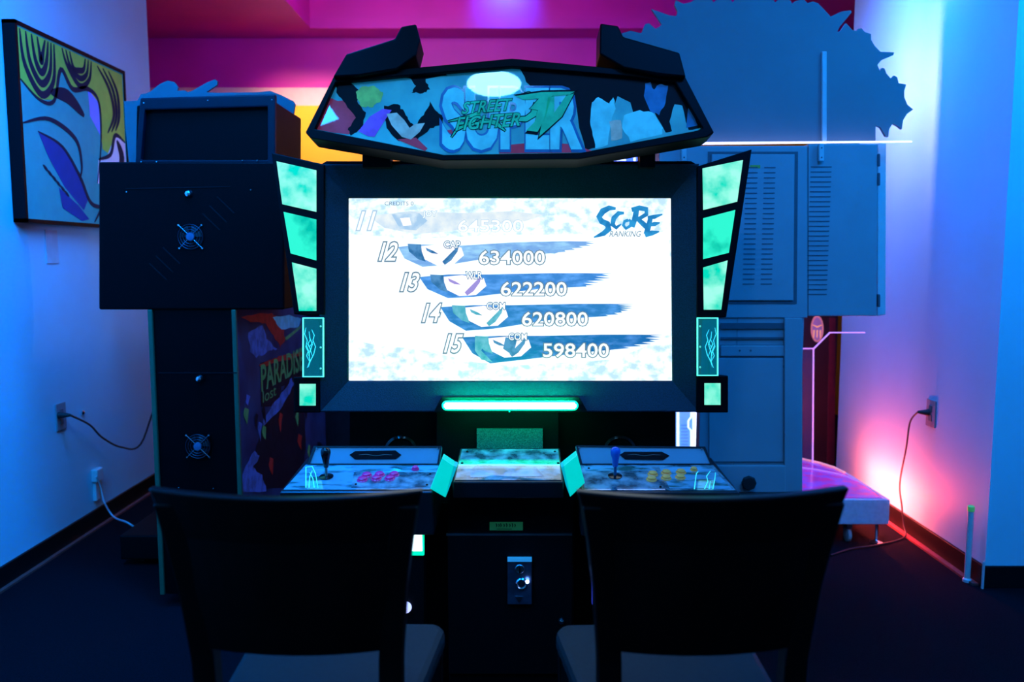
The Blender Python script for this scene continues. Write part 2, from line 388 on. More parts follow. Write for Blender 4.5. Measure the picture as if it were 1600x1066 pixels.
text('RANKING', FS, 952, 361, 1002, 370, .0022, grey_e, screen, shear=.3)

# light bar in its holder
MB().fp(FS, [(690, 620), (905, 620), (919, 645), (677, 645)], .025, .046).build('light_bar_holder', blackm, main, .003)
ledg = mat('green tube glow', (.0, 1, .5), emit=(.0, 1.0, .50), es=1.3)
ledw = mat('white tube core', (.8, 1, .95), emit=(.75, 1, .92), es=2.2)
greenrim = mat('green tube rim', (.0, .6, .4), emit=(.0, .8, .42), es=.9)
uvA = FS.uv(698, 634, .056); uvB = FS.uv(896, 634, .056)
bar = MB().tube([FS.P(uvA[0]+(uvB[0]-uvA[0])*i/8, uvA[1], .054) for i in range(9)], .0145, 14)
for q in (uvA, uvB): bar.lathe(FS.P(q[0], q[1], .054), (1, 0, 0), [(.0145*math.cos(R(a)), .0145*math.sin(R(a))) for a in range(-90, 91, 18)], 14)
lb = bar.build('light_bar', ledg, main, smooth=True)
core = MB()
core.tube([FS.P(uvA[0]+(uvB[0]-uvA[0])*i/8, uvA[1], .0565) for i in range(9)], .0125, 14)
for q in (uvA, uvB): core.lathe(FS.P(q[0], q[1], .0565), (1, 0, 0), [(.0125*math.cos(R(a)), .0125*math.sin(R(a))) for a in range(-90, 91, 18)], 14)
core.build('bright_core', ledw, lb, smooth=True)
for dv, aim in ((.022, .12), (-.022, -.12)):       # the tube's own green light on the housing above and below
    um = (uvA[0]+uvB[0])/2
    a_ = area('light_bar_glow', FS.P(um, uvA[1]+dv, .075), FS.P(um, uvA[1]+dv+aim, -.02), .36, .012, (.0, 1, .42), 4.5 if dv > 0 else .7)
MB().lathe(FS.px(796, 643, .05), FS.N, [(.003, 0), (.002, .004)], 8).build('screw', steel, main)

# wings with green lit panels
gl = mat('green lit panel', (.03, .95, .62), .3, emit=True, es=1.0, color2=(.0, .55, .36), nscale=13, ramp=(.33, .50), detail=5)
glb = mat('green lit panel pale', (.35, 1, .78), .3, emit=True, es=1.05, color2=(.0, .72, .48), nscale=17, ramp=(.34, .60), detail=6)
def grid(quads, o, d): pass
wingL = [(424, 238), (507, 257), (507, 491), (459, 491)]
wingR = [(1089, 260), (1175, 233), (1135, 496), (1089, 496)]
PL = [[(432,252),(494,266),(494,331),(441,319)], [(443,331),(494,343),(494,407),(454,396)], [(456,410),(494,420),(494,486),(467,486)]]
PR = [[(1098,263),(1161,250),(1152,315),(1099,328)], [(1099,341),(1149,328),(1139,395),(1099,405)], [(1099,418),(1137,407),(1127,484),(1100,484)]]
for wing, panels in ((wingL, PL), (wingR, PR)):
    wg = MB().fp(FS, wing, -.12, .034).build('side_wing', black, main, .003)
    for i, pn in enumerate(panels):
        MB().fp(FS, pn, .034, .0375).build('light_panel', (glb, gl, glb)[i], wg)
for bx, pn in (([(459,589),(500,589),(500,645),(459,645)], [(468,600),(493,600),(493,634),(468,634)]), ([(1088,587),(1138,587),(1138,645),(1088,645)], [(1101,599),(1126,599),(1126,633),(1101,633)])):
    wg = MB().fp(FS, bx, -.10, .032).build('corner_box', black, main, .003)
    MB().fp(FS, pn, .032, .0355).build('light_panel', glb, wg)
acr = clear('edge lit acrylic', (.0, .12, .12), .45, .08, emit=(.0, .30, .27), es=.35)
edge = mat('glowing acrylic edge', (.3, 1, .7), emit=(.12, .9, .55), es=1.3)
etch = mat('glowing etched lines', (.1, .8, .7), emit=(.05, .62, .55), es=1.0)
for x0, x1, y0, y1, sg in ((473, 505, 497, 589, 1), (1090, 1122, 497, 587, -1)):
    a = MB().fp(FS, [(x0,y0),(x1,y0),(x1,y1),(x0,y1)], .036, .042).build('acrylic_panel', acr, main)
    MB().frame(FS, [(x0-.5,y0-.5),(x1+.5,y0-.5),(x1+.5,y1+.5),(x0-.5,y1+.5)], [(x0+1,y0+1),(x1-1,y0+1),(x1-1,y1-1),(x0+1,y1-1)], .035, .043).build('lit_edge', edge, a)
    b = MB(); cx = (x0+x1)/2-4*sg
    F = lambda x: cx+(x-487)*sg
    for pts in ([(480,512),(478,522),(482,532),(480,542),(485,552),(486,565),(482,575)], [(489,515),(493,524),(491,532),(495,542),(492,554),(486,566),(484,574)],
                [(485,518),(486,528),(490,538),(487,548),(490,556)], [(481,540),(484,548),(481,556),(486,566)], [(491,534),(486,542),(483,536)], [(487,530),(483,538),(487,546),(484,556)]):
        b.ribbon(FS, [(F(x), y) for x, y in pts], [.6]+[1.3]*(len(pts)-2)+[.5], .0422, .0428)
    b.build('flame_engraving', etch, a)
    b = MB()
    for yy in (y0+13, (y0+y1)/2, y1-13): b.lathe(FS.px(x1-4 if sg > 0 else x0+4, yy, .042), FS.N, [(.003, 0), (.002, .003)], 8)
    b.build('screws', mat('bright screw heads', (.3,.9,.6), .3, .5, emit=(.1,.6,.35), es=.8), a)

# marquee
mo = [(477,207),(522,118),(622,108),(800,91),(976,108),(1070,118),(1116,207),(1106,214),(905,249),(692,251),(486,216)]
mi = [(492,202),(524,129),(625,119),(800,104),(974,118),(1055,128),(1098,200),(1090,204),(905,239),(693,242),(498,203)]
MB().frame(FM, mo, mi, -.06, .035).build('marquee_frame', black, main, .003)
artb = mat('marquee pale print', (.38, .60, .42), .6, color2=(.18, .30, .26), nscale=7, ramp=(.35, .6), coat=1, detail=8, emit=(.0, .30, .42), es=.10)
sign = MB().fp(FM, mi, -.058, .018).build('marquee_sign', artb, main)
inkm = mat('marquee black print', (.003, .003, .004), .6, spec=.1, coat=1, noise=.3)
redm = mat('marquee red print', (.50, .03, .05), .6, coat=1, noise=.5, nscale=15, emit=(.30, .012, .03), es=.30)
purp = mat('marquee violet print', (.25, .10, .55), .6, coat=1, noise=.4, nscale=30, emit=(.08, .015, .3), es=.5)
tan = mat('marquee cream print', (.75, .62, .40), .6, coat=1, noise=.3, nscale=30, emit=(.2,.25,.12), es=.25)
grn = mat('marquee green print', (.10, .62, .25), .6, coat=1, noise=.3, nscale=25, emit=(.0, .22, .07), es=.45)
wht = mat('marquee white print', (.50, .85, .62), .6, coat=1, noise=.25, nscale=18, emit=(.02, .35, .55), es=.22)
hair = mat('marquee yellow print', (.55, .62, .10), .6, coat=1, noise=.35, nscale=30, emit=(.05, .22, .06), es=.5)
def ms(pts, d, m, name='print_shape'): return sheet(pts, d, m, name, sign, FM)
def jag(pts, amp=2, sub=4):
    out = []
    for i, (x, y) in enumerate(pts):
        x2, y2 = pts[(i+1) % len(pts)]
        for j in range(sub):
            f = j/sub; a = amp if j else 0
            out.append((x+(x2-x)*f+random.uniform(-a, a), y+(y2-y)*f+random.uniform(-a, a)))
    return out
ms([(494,202),(514,152),(528,158),(548,156),(562,176),(560,190),(545,210),(520,207)], .0184, redm)
ms(jag([(524,130),(545,127),(560,140),(558,158),(572,176),(566,200),(548,212),(544,200),(556,184),(540,162),(528,148)], 1.5), .0186, inkm)
ms(jag([(600,165),(622,163),(632,175),(640,190),(648,196),(662,180),(672,158),(680,172),(694,182),(690,196),(672,200),(650,222),(636,222),(620,218),(604,200)], 1.5), .0188, inkm)
ms([(560,205),(578,182),(598,170),(612,172),(600,190),(585,214),(575,213)], .0190, purp)
ms([(604,178),(620,176),(632,188),(640,200),(648,194),(664,192),(656,206),(642,218),(628,214),(612,196)], .0192, tan)
ms([(620,218),(650,215),(668,232),(664,236)], .0190, redm)
ms(jag([(556,144),(566,135),(585,134),(598,144),(594,160),(578,168),(562,164)], 2), .0190, hair)
ms(jag([(640,122),(665,122),(672,140),(660,146),(643,145),(650,134)], 2), .0186, inkm)
ms(jag([(632,121),(690,114),(700,118),(655,124)], 1), .0186, inkm)
# ink wash right
ms(jag([(812,107),(974,119),(1055,129),(1097,199),(1076,203),(1066,165),(1054,163),(1046,190),(1050,205),(1040,207),(1020,170),(1000,205),(985,160),(965,150),(950,185),(940,176),(945,228),(915,235),(905,200),(898,150),(890,140),(840,142),(822,128)], 1.2, 3), .0184, inkm)
ms(jag([(925,160),(935,152),(952,162),(958,152),(962,170),(955,190),(950,226),(930,232),(926,212),(922,190)], 1.5, 3), .0190, wht)
ms(jag([(975,180),(1000,172),(1020,176),(1036,200),(1034,210),(985,222),(972,200)], 1.5, 3), .0190, wht)
ms(jag([(952,190),(970,188),(972,216),(955,220)], 1.5, 2), .0191, tan)
ms(jag([(1008,130),(1016,128),(1022,140),(1030,132),(1044,134),(1040,160),(1030,180),(1016,174),(1006,150)], 1.5, 3), .0190, mat('marquee blue wash', (.10,.28,.42), .12, coat=1, noise=.3))
ms([(1072,200),(1076,162),(1090,196)], .0190, mat('marquee blue wash', (.10,.28,.42), .12, coat=1))
ms([(780,228),(840,222),(900,226),(930,238),(780,240)], .0188, redm); ms([(690,205),(720,200),(720,212),(700,214)], .0188, redm)
def mtext(s, box, mf, off=.03, d=.0196, mo_=inkm, **k):
    text(s, FM, *box, d, mo_, sign, offset=off+.02, name='lettering_outline', **k); text(s, FM, *box, d+.0004, mf, sign, offset=.02, **k)
shade = mat('marquee grey blue print', (.08, .22, .36), .12, coat=1, noise=.2)
text('SUPER', FM, 692, 142, 905, 230, .0196, shade, sign, offset=.075, name='lettering_outline')
text('SUPER', FM, 694, 142, 903, 229, .0200, wht, sign, offset=.045)
b = MB()
for pts, ws in (([(700,190),(730,183),(752,175),(740,188),(712,205)], [1,5,8,6,1]), ([(735,196),(758,188),(775,192),(790,205)], [2,6,7,1]), ([(782,190),(800,186),(822,186),(834,178),(838,160)], [1,5,8,10,6]),
                ([(812,150),(826,148),(840,152)], [3,9,4]), ([(705,215),(715,200),(728,196)], [1,4,2])):
    b.ribbon(FM, pts, [x+3 for x in ws], .0203, .0206)
b.build('brush_outline', inkm, sign)
b = MB()
for pts, ws in (([(700,190),(730,183),(752,175),(740,188),(712,205)], [1,5,8,6,1]), ([(735,196),(758,188),(775,192),(790,205)], [2,6,7,1]), ([(782,190),(800,186),(822,186),(834,178),(838,160)], [1,5,8,10,6]),
                ([(812,150),(826,148),(840,152)], [3,9,4]), ([(705,215),(715,200),(728,196)], [1,4,2])):
    b.ribbon(FM, pts, ws, .0208, .0211)
b.build('brush_strokes', grn, sign)
mtext('STREET', (722, 160, 800, 178), grn, off=.03, d=.0214, shear=.3, slant=.08)
mtext('FIGHTER', (712, 184, 812, 204), grn, off=.03, d=.0214, shear=.3, slant=.08)
IV = [[(806,150),(846,144),(898,143),(890,148),(862,150),(852,184),(840,206),(822,204),(836,190),(840,172),(828,170),(842,154),(818,156)], [(856,152),(866,150),(866,176),(884,150),(897,146),(878,182),(842,214),(846,196),(852,180)]]
for q in IV:
    cx = sum(x for x, y in q)/len(q); cy = sum(y for x, y in q)/len(q)
    ms([(cx+(x-cx)*1.10, cy+(y-cy)*1.12) for x, y in q], .0218, inkm); ms(q, .0222, grn, 'numeral')
# horns
hornL = [(520,120),(541,84),(617,60),(627,41),(650,37),(656,62),(650,87),(620,108),(560,118)]
hornR = [(1072,120),(1062,82),(974,57),(966,40),(938,36),(937,84),(975,106),(1030,116)]
for h in (hornL, hornR): MB().fp(FM, h, -.05, .055).build('marquee_horn', black, main, .004)
for x0, x1 in ((566, 610), (1000, 1024)): MB().fp(vframe(2.43), [(x0,232),(x1,232),(x1,262),(x0,262)], -.05, 0).build('marquee_bracket', black, main, .002)
MB().fp(FS, [(500,258),(1090,258),(1080,252),(510,252)], -.16, .02).build('housing_top_edge', black, main)
b = MB(); 
for x0, x1 in ((783, 806),): b.fp(FS, [(x0,252.6),(x1,252.6),(x1,254.4),(x0,254.4)], .02, .022)
b.build('painted_glint', whitepl, main)  # pale strip stands for a small white reflection on the housing edge

# neck, back board, body
FB = vframe(2.50)
MB().fp(FB, [(546,640),(1056,640),(1056,770),(546,770)], -.06, 0).build('back_board', blackm, main, .002)
MB().fp(vframe(2.44), [(682,640),(873,640),(873,1150),(682,1150)], -.12, 0).build('neck', blackm, main, .002)
MB().fp(vframe(2.43), [(745,670),(848,670),(848,704),(745,704)], -.004, .003).build('sparkle_patch', mat('sparkle reflection grey', (.10,.12,.14), .35, noise=.6, nscale=500, bump=1, ramp=(.45,.55)), main)  # paler grey patch stands for a sparkling reflection on the neck
for cx in (627, 968):
    c = FB.px(cx, 706, 0)
    MB().lathe(c, (0, -1, 0), [(.052, 0), (.052, .006), (.044, .010), (.040, .004), (.0, .002)], 28).build('speaker_ring', gloss, main, smooth=True)
# control panels: plane sloping to the player
def slopeframe(px, py, Y, deg):
    t = R(deg); return Frame(at(px, py, Y), (1, 0, 0), (0, math.cos(t), math.sin(t)))
FC = slopeframe(800, 726, 2.27, 12)
artc = mat('control panel print', (.34, .44, .46), .06, color2=(.05, .09, .10), nscale=26, ramp=(.38, .62), coat=1, detail=8, ior=1.7)
artd = mat('control panel dark print', (.05, .14, .12), .06, color2=(.20, .42, .50), nscale=14, ramp=(.48, .62), coat=1, detail=6, ior=1.7, stretch=(1, 3, 1))
pink = mat('pink button plastic', (.75, .03, .25), .2, noise=.1, emit=(.5, .0, .12), es=.12)
gold = mat('amber button plastic', (.80, .40, .08), .18, noise=.1, emit=(.3, .14, .02), es=.15)
hexm = mat('black smoked plate', (.004, .005, .007), .1, coat=1, noise=.1)
riser = mat('riser white laminate', (.30, .36, .42), .35, noise=.06, nscale=8)
trimb = mat('control box edge', (.012, .014, .018), .3, noise=.2)
for side in (0, 1):
    top = [(478,726),(686,726),(672,764),(443,765)] if not side else [(905,726),(1114,727),(1150,766),(914,765)]
    ris = [(490,697),(690,697),(686,726),(480,726)] if not side else [(900,696),(1102,698),(1113,726),(906,726)]
    uv = [FC.uv(x, y, 0) for x, y in top]
    x0 = min(uv[0][0], uv[3][0]); x1 = max(uv[1][0], uv[2][0]); v0 = min(uv[2][1], uv[3][1]); v1 = uv[0][1]
    m = MB(); g = .008
    m.fuv(FC, [(uv[3][0]-g, v0-.012), (uv[2][0]+g, v0-.012), (uv[1][0]+g, v1+.05), (uv[0][0]-g, v1+.05)], -.13, -.002)
    cpn = m.build('control_box', trimb, main, .004)
    MB().fuv(FC, [(uv[3][0], v0), (uv[2][0], v0), (uv[1][0], v1), (uv[0][0], v1)], -.003, .0).build('panel_top', artd if side == 0 else artc, cpn)
    if side == 0:
        q = [FC.uv(x, y, .0008) for x, y in ((549,762),(674,761),(681,738),(553,738))]; MB().fuv(FC, q, 0, .0008).build('panel_print', artc, cpn)
    else:
        q = [FC.uv(x, y, .0008) for x, y in ((1046,763),(1143,764),(1112,730),(1030,730))]; MB().fuv(FC, q, 0, .0008).build('panel_print', artd, cpn)
        q = [FC.uv(x, y, .0008) for x, y in ((915,736),(1025,735),(1010,728),(912,728))]; MB().fuv(FC, q, 0, .0008).build('panel_print', artd, cpn)
    # riser plate
    fr = Frame(FC.P(0, v1, 0), (1, 0, 0), (0, math.sin(R(22)), math.cos(R(22))))
    rs = MB().fp(fr, ris, -.03, 0).build('riser', riser, main, .002)
    a, b_, c_, d_ = ris
    MB().frame(fr, ris, [(a[0]+3, a[1]+2.2), (b_[0]-3, b_[1]+2.2), (c_[0]-3, c_[1]-1.5), (d_[0]+4, d_[1]-1.5)], 0, .004).build('riser_frame', steel if 0 else trimb, rs)
    hx = [(546,711),(555,705),(618,704),(627,711),(618,717.5),(555,718)] if not side else [(968,711),(976,706),(1034,706),(1046,712),(1036,719),(977,718)]
    MB().fp(fr, hx, 0, .003).build('smoked_plate', hexm, rs)
    bb = MB(); cx = sum(x for x, y in hx)/6
    bb.ribbon(fr, [(cx-26,711),(cx-14,710),(cx,712.5),(cx+14,710.5),(cx+26,711)], [.5,1,1,1,.5], .0031, .0034); bb.build('plate_mark', mat('dim bronze mark', (.14,.10,.08), .4, noise=.2), rs)
    for (sx, sy) in ((a[0]+5, a[1]+4), (b_[0]-6, b_[1]+4)): MB().lathe(fr.px(sx, sy, .002), fr.N, [(.0035, 0), (.0028, .003)], 8).build('screw', chrome, rs)
    for (sx, sy) in (((556,757),(667,758),(672,741)) if not side else ((920,732),(1032,761))): MB().lathe(FC.px(sx, sy, .001), FC.N, [(.0035, 0), (.0028, .002)], 8).build('screw', blackm, cpn)
    # joystick
    jx, jy = (510, 745) if not side else (961, 744)
    jm = gloss if not side else bluec
    base = FC.px(jx, jy, .001); up = Vector((0, -.03, 1)).normalized()
    js = MB().lathe(base, FC.N, [(.019, 0), (.019, .0015), (.006, .003)], 20).build('joystick', gloss, main, smooth=True)
    MB().lathe(base, up, [(.0042, 0), (.0042, .032)], 12).build('shaft', steel if not side else mat('blue shaft sleeve', (.02,.07,.16), .3, noise=.1), js, smooth=True)
    MB().lathe(base, up, [(.006, .026), (.0075, .030), (.009, .045), (.0125, .060), (.0135, .067), (.0125, .074), (.008, .079), (.001, .081)], 18).build('bat_top', jm, js, smooth=True)
    # buttons
    pts = [(566,745),(588,742),(611,741),(572,751),(588,750),(607,750)] if not side else [(1020,739),(1041,737),(1062,737),(1019,747),(1040,745),(1060,745)]
    pts = [(573,742),(593,741),(616,741),(566,749),(588,747),(609,747)] if not side else [(1020,740),(1041,738),(1064,737),(1018,748),(1041,746),(1063,745)]
    bmn = pink if not side else gold
    for (x, y) in pts + ([(649,731.5)] if not side else [(1084,733)]):
        r_ = .0145 if (x, y) in pts else .0105
        bt = MB().lathe(FC.px(x, y+2, 0), FC.N, [(r_, 0), (r_, .002), (r_*.82, .0045), (r_*.80, .0035)], 18).build('push_button', bmn, main, smooth=True)
        MB().lathe(FC.px(x, y+2, 0), FC.N, [(r_*.76, .002), (r_*.76, .0078), (r_*.6, .0092), (.0003, .0094)], 18).build('plunger', bmn, bt, smooth=True)
    # green etched corner on acrylic
    bb = MB()
    if not side: lines = [[(478,762),(478,730),(488,729),(493,740),(497,763)], [(483,762),(484,745),(488,735)], [(491,762),(489,748),(484,738)]]
    else: lines = [[(1085,764),(1088,740),(1091,737)], [(1114,764),(1117,748),(1118,738)], [(1101,764),(1106,752),(1104,744),(1110,736)], [(1108,764),(1110,752)]]
    for ln in lines: bb.ribbon(FC, ln, [1.6]+[1.2]*(len(ln)-2)+[.6], .0012, .0018)
    bb.build('etched_lines', etch, cpn)
# middle panel
FMid = slopeframe(800, 702, 2.30, 15)
midp = [(722,702),(872,702),(877,750),(711,750)]
q = [FMid.uv(x, y, 0) for x, y in midp]
MB().fuv(FMid, [(q[3][0]-.006, q[3][1]-.01), (q[2][0]+.006, q[2][1]-.01), (q[1][0]+.006, q[1][1]+.01), (q[0][0]-.006, q[0][1]+.01)], -.05, -.002).build('centre_box', trimb, main, .003)
mp_ = MB().fuv(FMid, [q[3], q[2], q[1], q[0]], -.003, 0).build('centre_panel', artc, main)
b = MB(); sheet([(735,735),(750,722),(775,718),(800,722),(835,728),(850,744),(735,746)], .0006, mat('panel ink wash', (.04,.12,.15), .06, color2=(.25,.5,.6), nscale=16, coat=1, ior=1.7), 'print_shape', mp_, FMid)
for x, y in ((730,706),(867,706),(722,724),(872,724)): MB().lathe(FMid.px(x, y, 0), FMid.N, [(.004, 0), (.003, .002)], 10).build('screw', blackm, mp_)
# green guards beside the middle
gg = mat('green translucent guard', (.02, .5, .36), .25, emit=(.0, .62, .44), es=.85, noise=.1)
gg2 = mat('green translucent guard side', (.02, .45, .42), .3, emit=(.0, .36, .33), es=.85, noise=.1)
for A, Bp in ((([(691,716),(709,728),(696,778),(672,764)]), [(709,728),(714,730),(700,768),(696,778)]), (([(881,728),(902,711),(914,755),(891,777)]), [(877,731),(881,728),(891,777),(884,758)])):
    fr = vframe(2.10)
    gd = MB().fp(fr, A, -.05, 0).build('cup_guard', gg, main, .002)
    MB().fp(fr, Bp, -.05, -.002).build('guard_side', gg2, gd)
# lower body
FL = vframe(2.20)
MB().fp(FL, [(696,748),(897,748),(903,1250),(690,1250)], -.40, 0)
zb = at(800, 752, 2.20).z
bx = lambda x0, x1, y0, y1, z0, z1, n, m, bv=.004: MB().box(x0, x1, y0, y1, z0, z1).build(n, m, main, bv)
bx(-.175, .17, 2.20, 2.62, .02, zb, 'lower_body', black)
bx(-.56, .55, 2.32, 2.62, .02, .55, 'wide_base', black)
MB().box(-.175, .165, 2.192, 2.20, .10, at(800, 836, 2.2).z).build('coin_door', blackm, main, .002)
MB().fp(FL, [(697,835),(894,835),(894,837.2),(697,837.2)], .001, .010).build('door_lip', steel, main)
stk = MB().fp(FL, [(765,816),(817,816),(817,829),(765,829)], 0, .001).build('sticker', mat('green sticker', (.06,.16,.04), .5, emit=(.005,.07,.02), es=.4, noise=.15), main)
b = MB()
for k_, x in enumerate((775, 779, 782, 787, 791, 796, 800, 804)): b.ribbon(FL, [(x, 818+k_%2), (x+1.2, 821), (x+.4, 824)], [1.2, 1.8, .8], .001, .0014)
b.ribbon(FL, [(776, 827), (800, 827)], .8, .001, .0014)
o = b.build('worn_ink', mat('sticker ink', (.004,.012,.006), .6, spec=.1, noise=.1), stk); o['kind'] = 'stuff'
cm = MB().fp(FL, [(793,878),(831,878),(831,945),(793,945)], .006, .018).build('coin_mechanism', mat('dark steel plate', (.10,.16,.24), .28, .8, noise=.3, nscale=40), main, .002)
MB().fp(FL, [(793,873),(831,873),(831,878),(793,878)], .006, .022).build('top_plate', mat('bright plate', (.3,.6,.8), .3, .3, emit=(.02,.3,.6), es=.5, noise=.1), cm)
c = FL.px(812, 889, .018)
MB().lathe(c, (0, -1, 0), [(.011, 0), (.013, .003), (.011, .005), (.009, .001)], 24).build('coin_ring', steel, cm, smooth=True)
b = MB(); b.box(c.x-.002, c.x+.002, c.y-.006, c.y, c.z-.010, c.z+.006); b.build('coin_slot', gloss, cm)
c = FL.px(815, 912, .018)
MB().lathe(c, (0, -1, 0), [(.014, 0), (.016, .003), (.013, .006), (.010, .002), (.0, .002)], 24).build('coin_button', chrome, cm, smooth=True)
MB().fp(FL, [(805,933),(817,933),(811,942)], .018, .022).build('coin_return', chrome, cm)
c = FL.px(824, 909, .026)
MB().lathe(c, (0, -1, 0), [(.005, 0), (.0045, .004), (.001, .005)], 14).build('indicator', mat('blue indicator', (.3,.4,1), emit=(.25,.4,1), es=18), cm, smooth=True)
for (x, y) in ((877, 970),): MB().lathe(FL.px(x, y, .004), (0, -1, 0), [(.010, 0), (.010, .003), (.007, .010), (.002, .012)], 16).build('dome_bolt', chrome, main, smooth=True)
# side light column at lower left
MB().fp(vframe(2.16), [(628,800),(663,800),(663,1000),(628,1000)], -.06, 0).build('side_pillar', blackm, main, .003)
sl = MB().fp(vframe(2.16), [(638,817),(663,817),(663,869),(638,869)], 0, .008).build('side_lamp', mat('green lamp', (.0,1,.5), emit=(.0,1,.42), es=.75), main, .003)
MB().fp(vframe(2.16), [(645,823),(659,823),(660,862),(643,862)], .008, .012).build('bright_core', ledw, sl, .003)
c = vframe(2.16).px(634, 949, .004)
MB().lathe(c, (0, -1, 0), [(.016, 0), (.015, .006), (.008, .010), (.001, .011)], 24).build('start_button', mat('lit blue button', (.6,.6,1), emit=(.45,.50,1), es=1.6), main, smooth=True)
MB().fp(vframe(2.16), [(640,853),(655,862),(654,864),(639,855)], .0, .002)
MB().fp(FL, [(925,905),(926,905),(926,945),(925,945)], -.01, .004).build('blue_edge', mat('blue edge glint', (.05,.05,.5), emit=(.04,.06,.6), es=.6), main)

# ================================================================== LEFT DARK CABINET (seen from behind)
YM = 2.85
FA = vframe(YM)
la = root('arcade_cabinet', (at(310, 700, YM).x, YM+.7, 0), 'black arcade cabinet seen from behind, with fans and blue cut board top, by left wall', 'arcade machine')
P_ = lambda px, py: at(px, py, YM)
body = [(154,253),(444,253),(444,484),(154,484)]
MB().fp(FA, body, -.55, 0).build('monitor_box', black, la, .006)
MB().fp(vframe(YM+.03), [(213,164),(430,158),(430,256),(211,256)], -.35, 0).build('top_box', black, la, .006)
MB().frame(vframe(YM+.03), [(219,153),(430,147),(430,256),(211,256)], [(226,172),(418,167),(418,250),(220,250)], 0, .022).build('top_rim', mat('dark blue lacquer', (.004,.005,.012), .45, spec=.2, noise=.2), la, .004)
x0, x1 = P_(243, 700).x, P_(372, 700).x
MB().box(x0, x1, YM+.01, 4.20, .05, P_(300, 484).z+.01).build('pedestal', black, la, .004)
gtr = mat('pale green edge trim', (.03, .09, .045), .4, noise=.1)
for xx in (x0, x1): MB().box(xx-.008, xx+.008, YM, YM+.014, .05, P_(300, 484).z).build('edge_trim', gtr, la, .003)
# base plate
zb_ = .13
MB().box(-1.58, -.72, 3.25, 4.25, .03, zb_).build('base_plate', blackm, la, .006)
for xx, yy in ((-1.52, 3.32), (-.8, 3.32), (-1.52, 4.15), (-.8, 4.15)): MB().lathe((xx, yy, 0), (0, 0, 1), [(.02, 0), (.02, .01), (.008, .012), (.008, .035)], 12).build('leveling_foot', chrome, la, smooth=True)
# side print
artx = x1+.002
FSd = Frame((artx, YM+.02, P_(300, 484).z), (0, 1, 0), (0, 0, 1))
sid = MB().box(x1, artx, YM+.02, 4.19, .06, P_(300, 484).z).build('side_print', mat('dark blue print', (.008,.015,.06), .6, spec=.2, color2=(.03,.07,.16), nscale=6, ramp=(.35,.75), coat=0, detail=8), la)
def sp(pts, d, m, n='print_shape'): return sheet(pts, d, m, n, sid, FSd)
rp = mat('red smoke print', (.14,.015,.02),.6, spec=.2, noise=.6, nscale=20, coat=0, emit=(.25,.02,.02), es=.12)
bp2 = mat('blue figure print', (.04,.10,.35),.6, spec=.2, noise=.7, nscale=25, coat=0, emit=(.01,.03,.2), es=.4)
dkp = mat('near black print', (.006,.008,.02),.6, spec=.2, noise=.5, nscale=25, coat=0)
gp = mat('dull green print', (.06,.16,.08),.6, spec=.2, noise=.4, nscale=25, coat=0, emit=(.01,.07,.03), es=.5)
sp(jag([(376,496),(400,491),(425,489),(440,500),(446,530),(438,545),(428,525),(415,505),(395,504)], 1.5), .0012, rp)
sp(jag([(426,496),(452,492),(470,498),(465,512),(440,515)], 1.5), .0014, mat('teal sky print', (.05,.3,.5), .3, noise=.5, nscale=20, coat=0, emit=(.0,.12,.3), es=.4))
sp(jag([(388,520),(410,508),(416,530),(434,545),(420,548),(400,560),(390,550)], 2), .0013, bp2)
sp([(445,528),(471,508),(471,512),(448,532)], .0016, gp)
sp([(407,567),(476,548),(476,592),(440,604),(434,634),(408,636)], .0015, dkp, 'name_plate')
sp(jag([(405,570),(425,562),(440,556),(472,550),(472,556),(440,564),(408,574)], 1.5), .0017, rp)
uA = FSd.uv(409, 612, .0019); uB = FSd.uv(474, 590, .0019)
text('PARADISE', FSd, 0, 0, 1, 1, .0019, gp, sid, uvbox=(uA, (uB[0], uA[1]+.10)), offset=.02)
uA = FSd.uv(411, 630, .0019); uB = FSd.uv(432, 625, .0019)
text('lost', FSd, 0, 0, 1, 1, .0019, gp, sid, uvbox=(uA, (uB[0], uA[1]+.045)))
sp(jag([(428,628),(446,600),(458,588),(468,600),(474,640),(478,700),(470,760),(392,768),(400,700),(415,660)], 2), .0014, dkp)
sp(jag([(432,625),(448,605),(456,590),(460,600),(448,622),(438,640),(410,668),(412,655)], 1.5), .0017, bp2)
sp(jag([(376,760),(384,728),(398,705),(406,712),(395,730),(410,742),(416,768),(378,768)], 2), .0017, bp2)
for k_ in range(16):
    cx, cy = random.uniform(382, 500), random.uniform(600, 752)
    sp(jag([(cx, cy), (cx+random.uniform(2, 7), cy+3), (cx+random.uniform(1, 5), cy+random.uniform(15, 35)), (cx-2, cy+12)], 1, 2), .0018+k_*.0001, random.choice([bp2, gp, rp, dkp]))
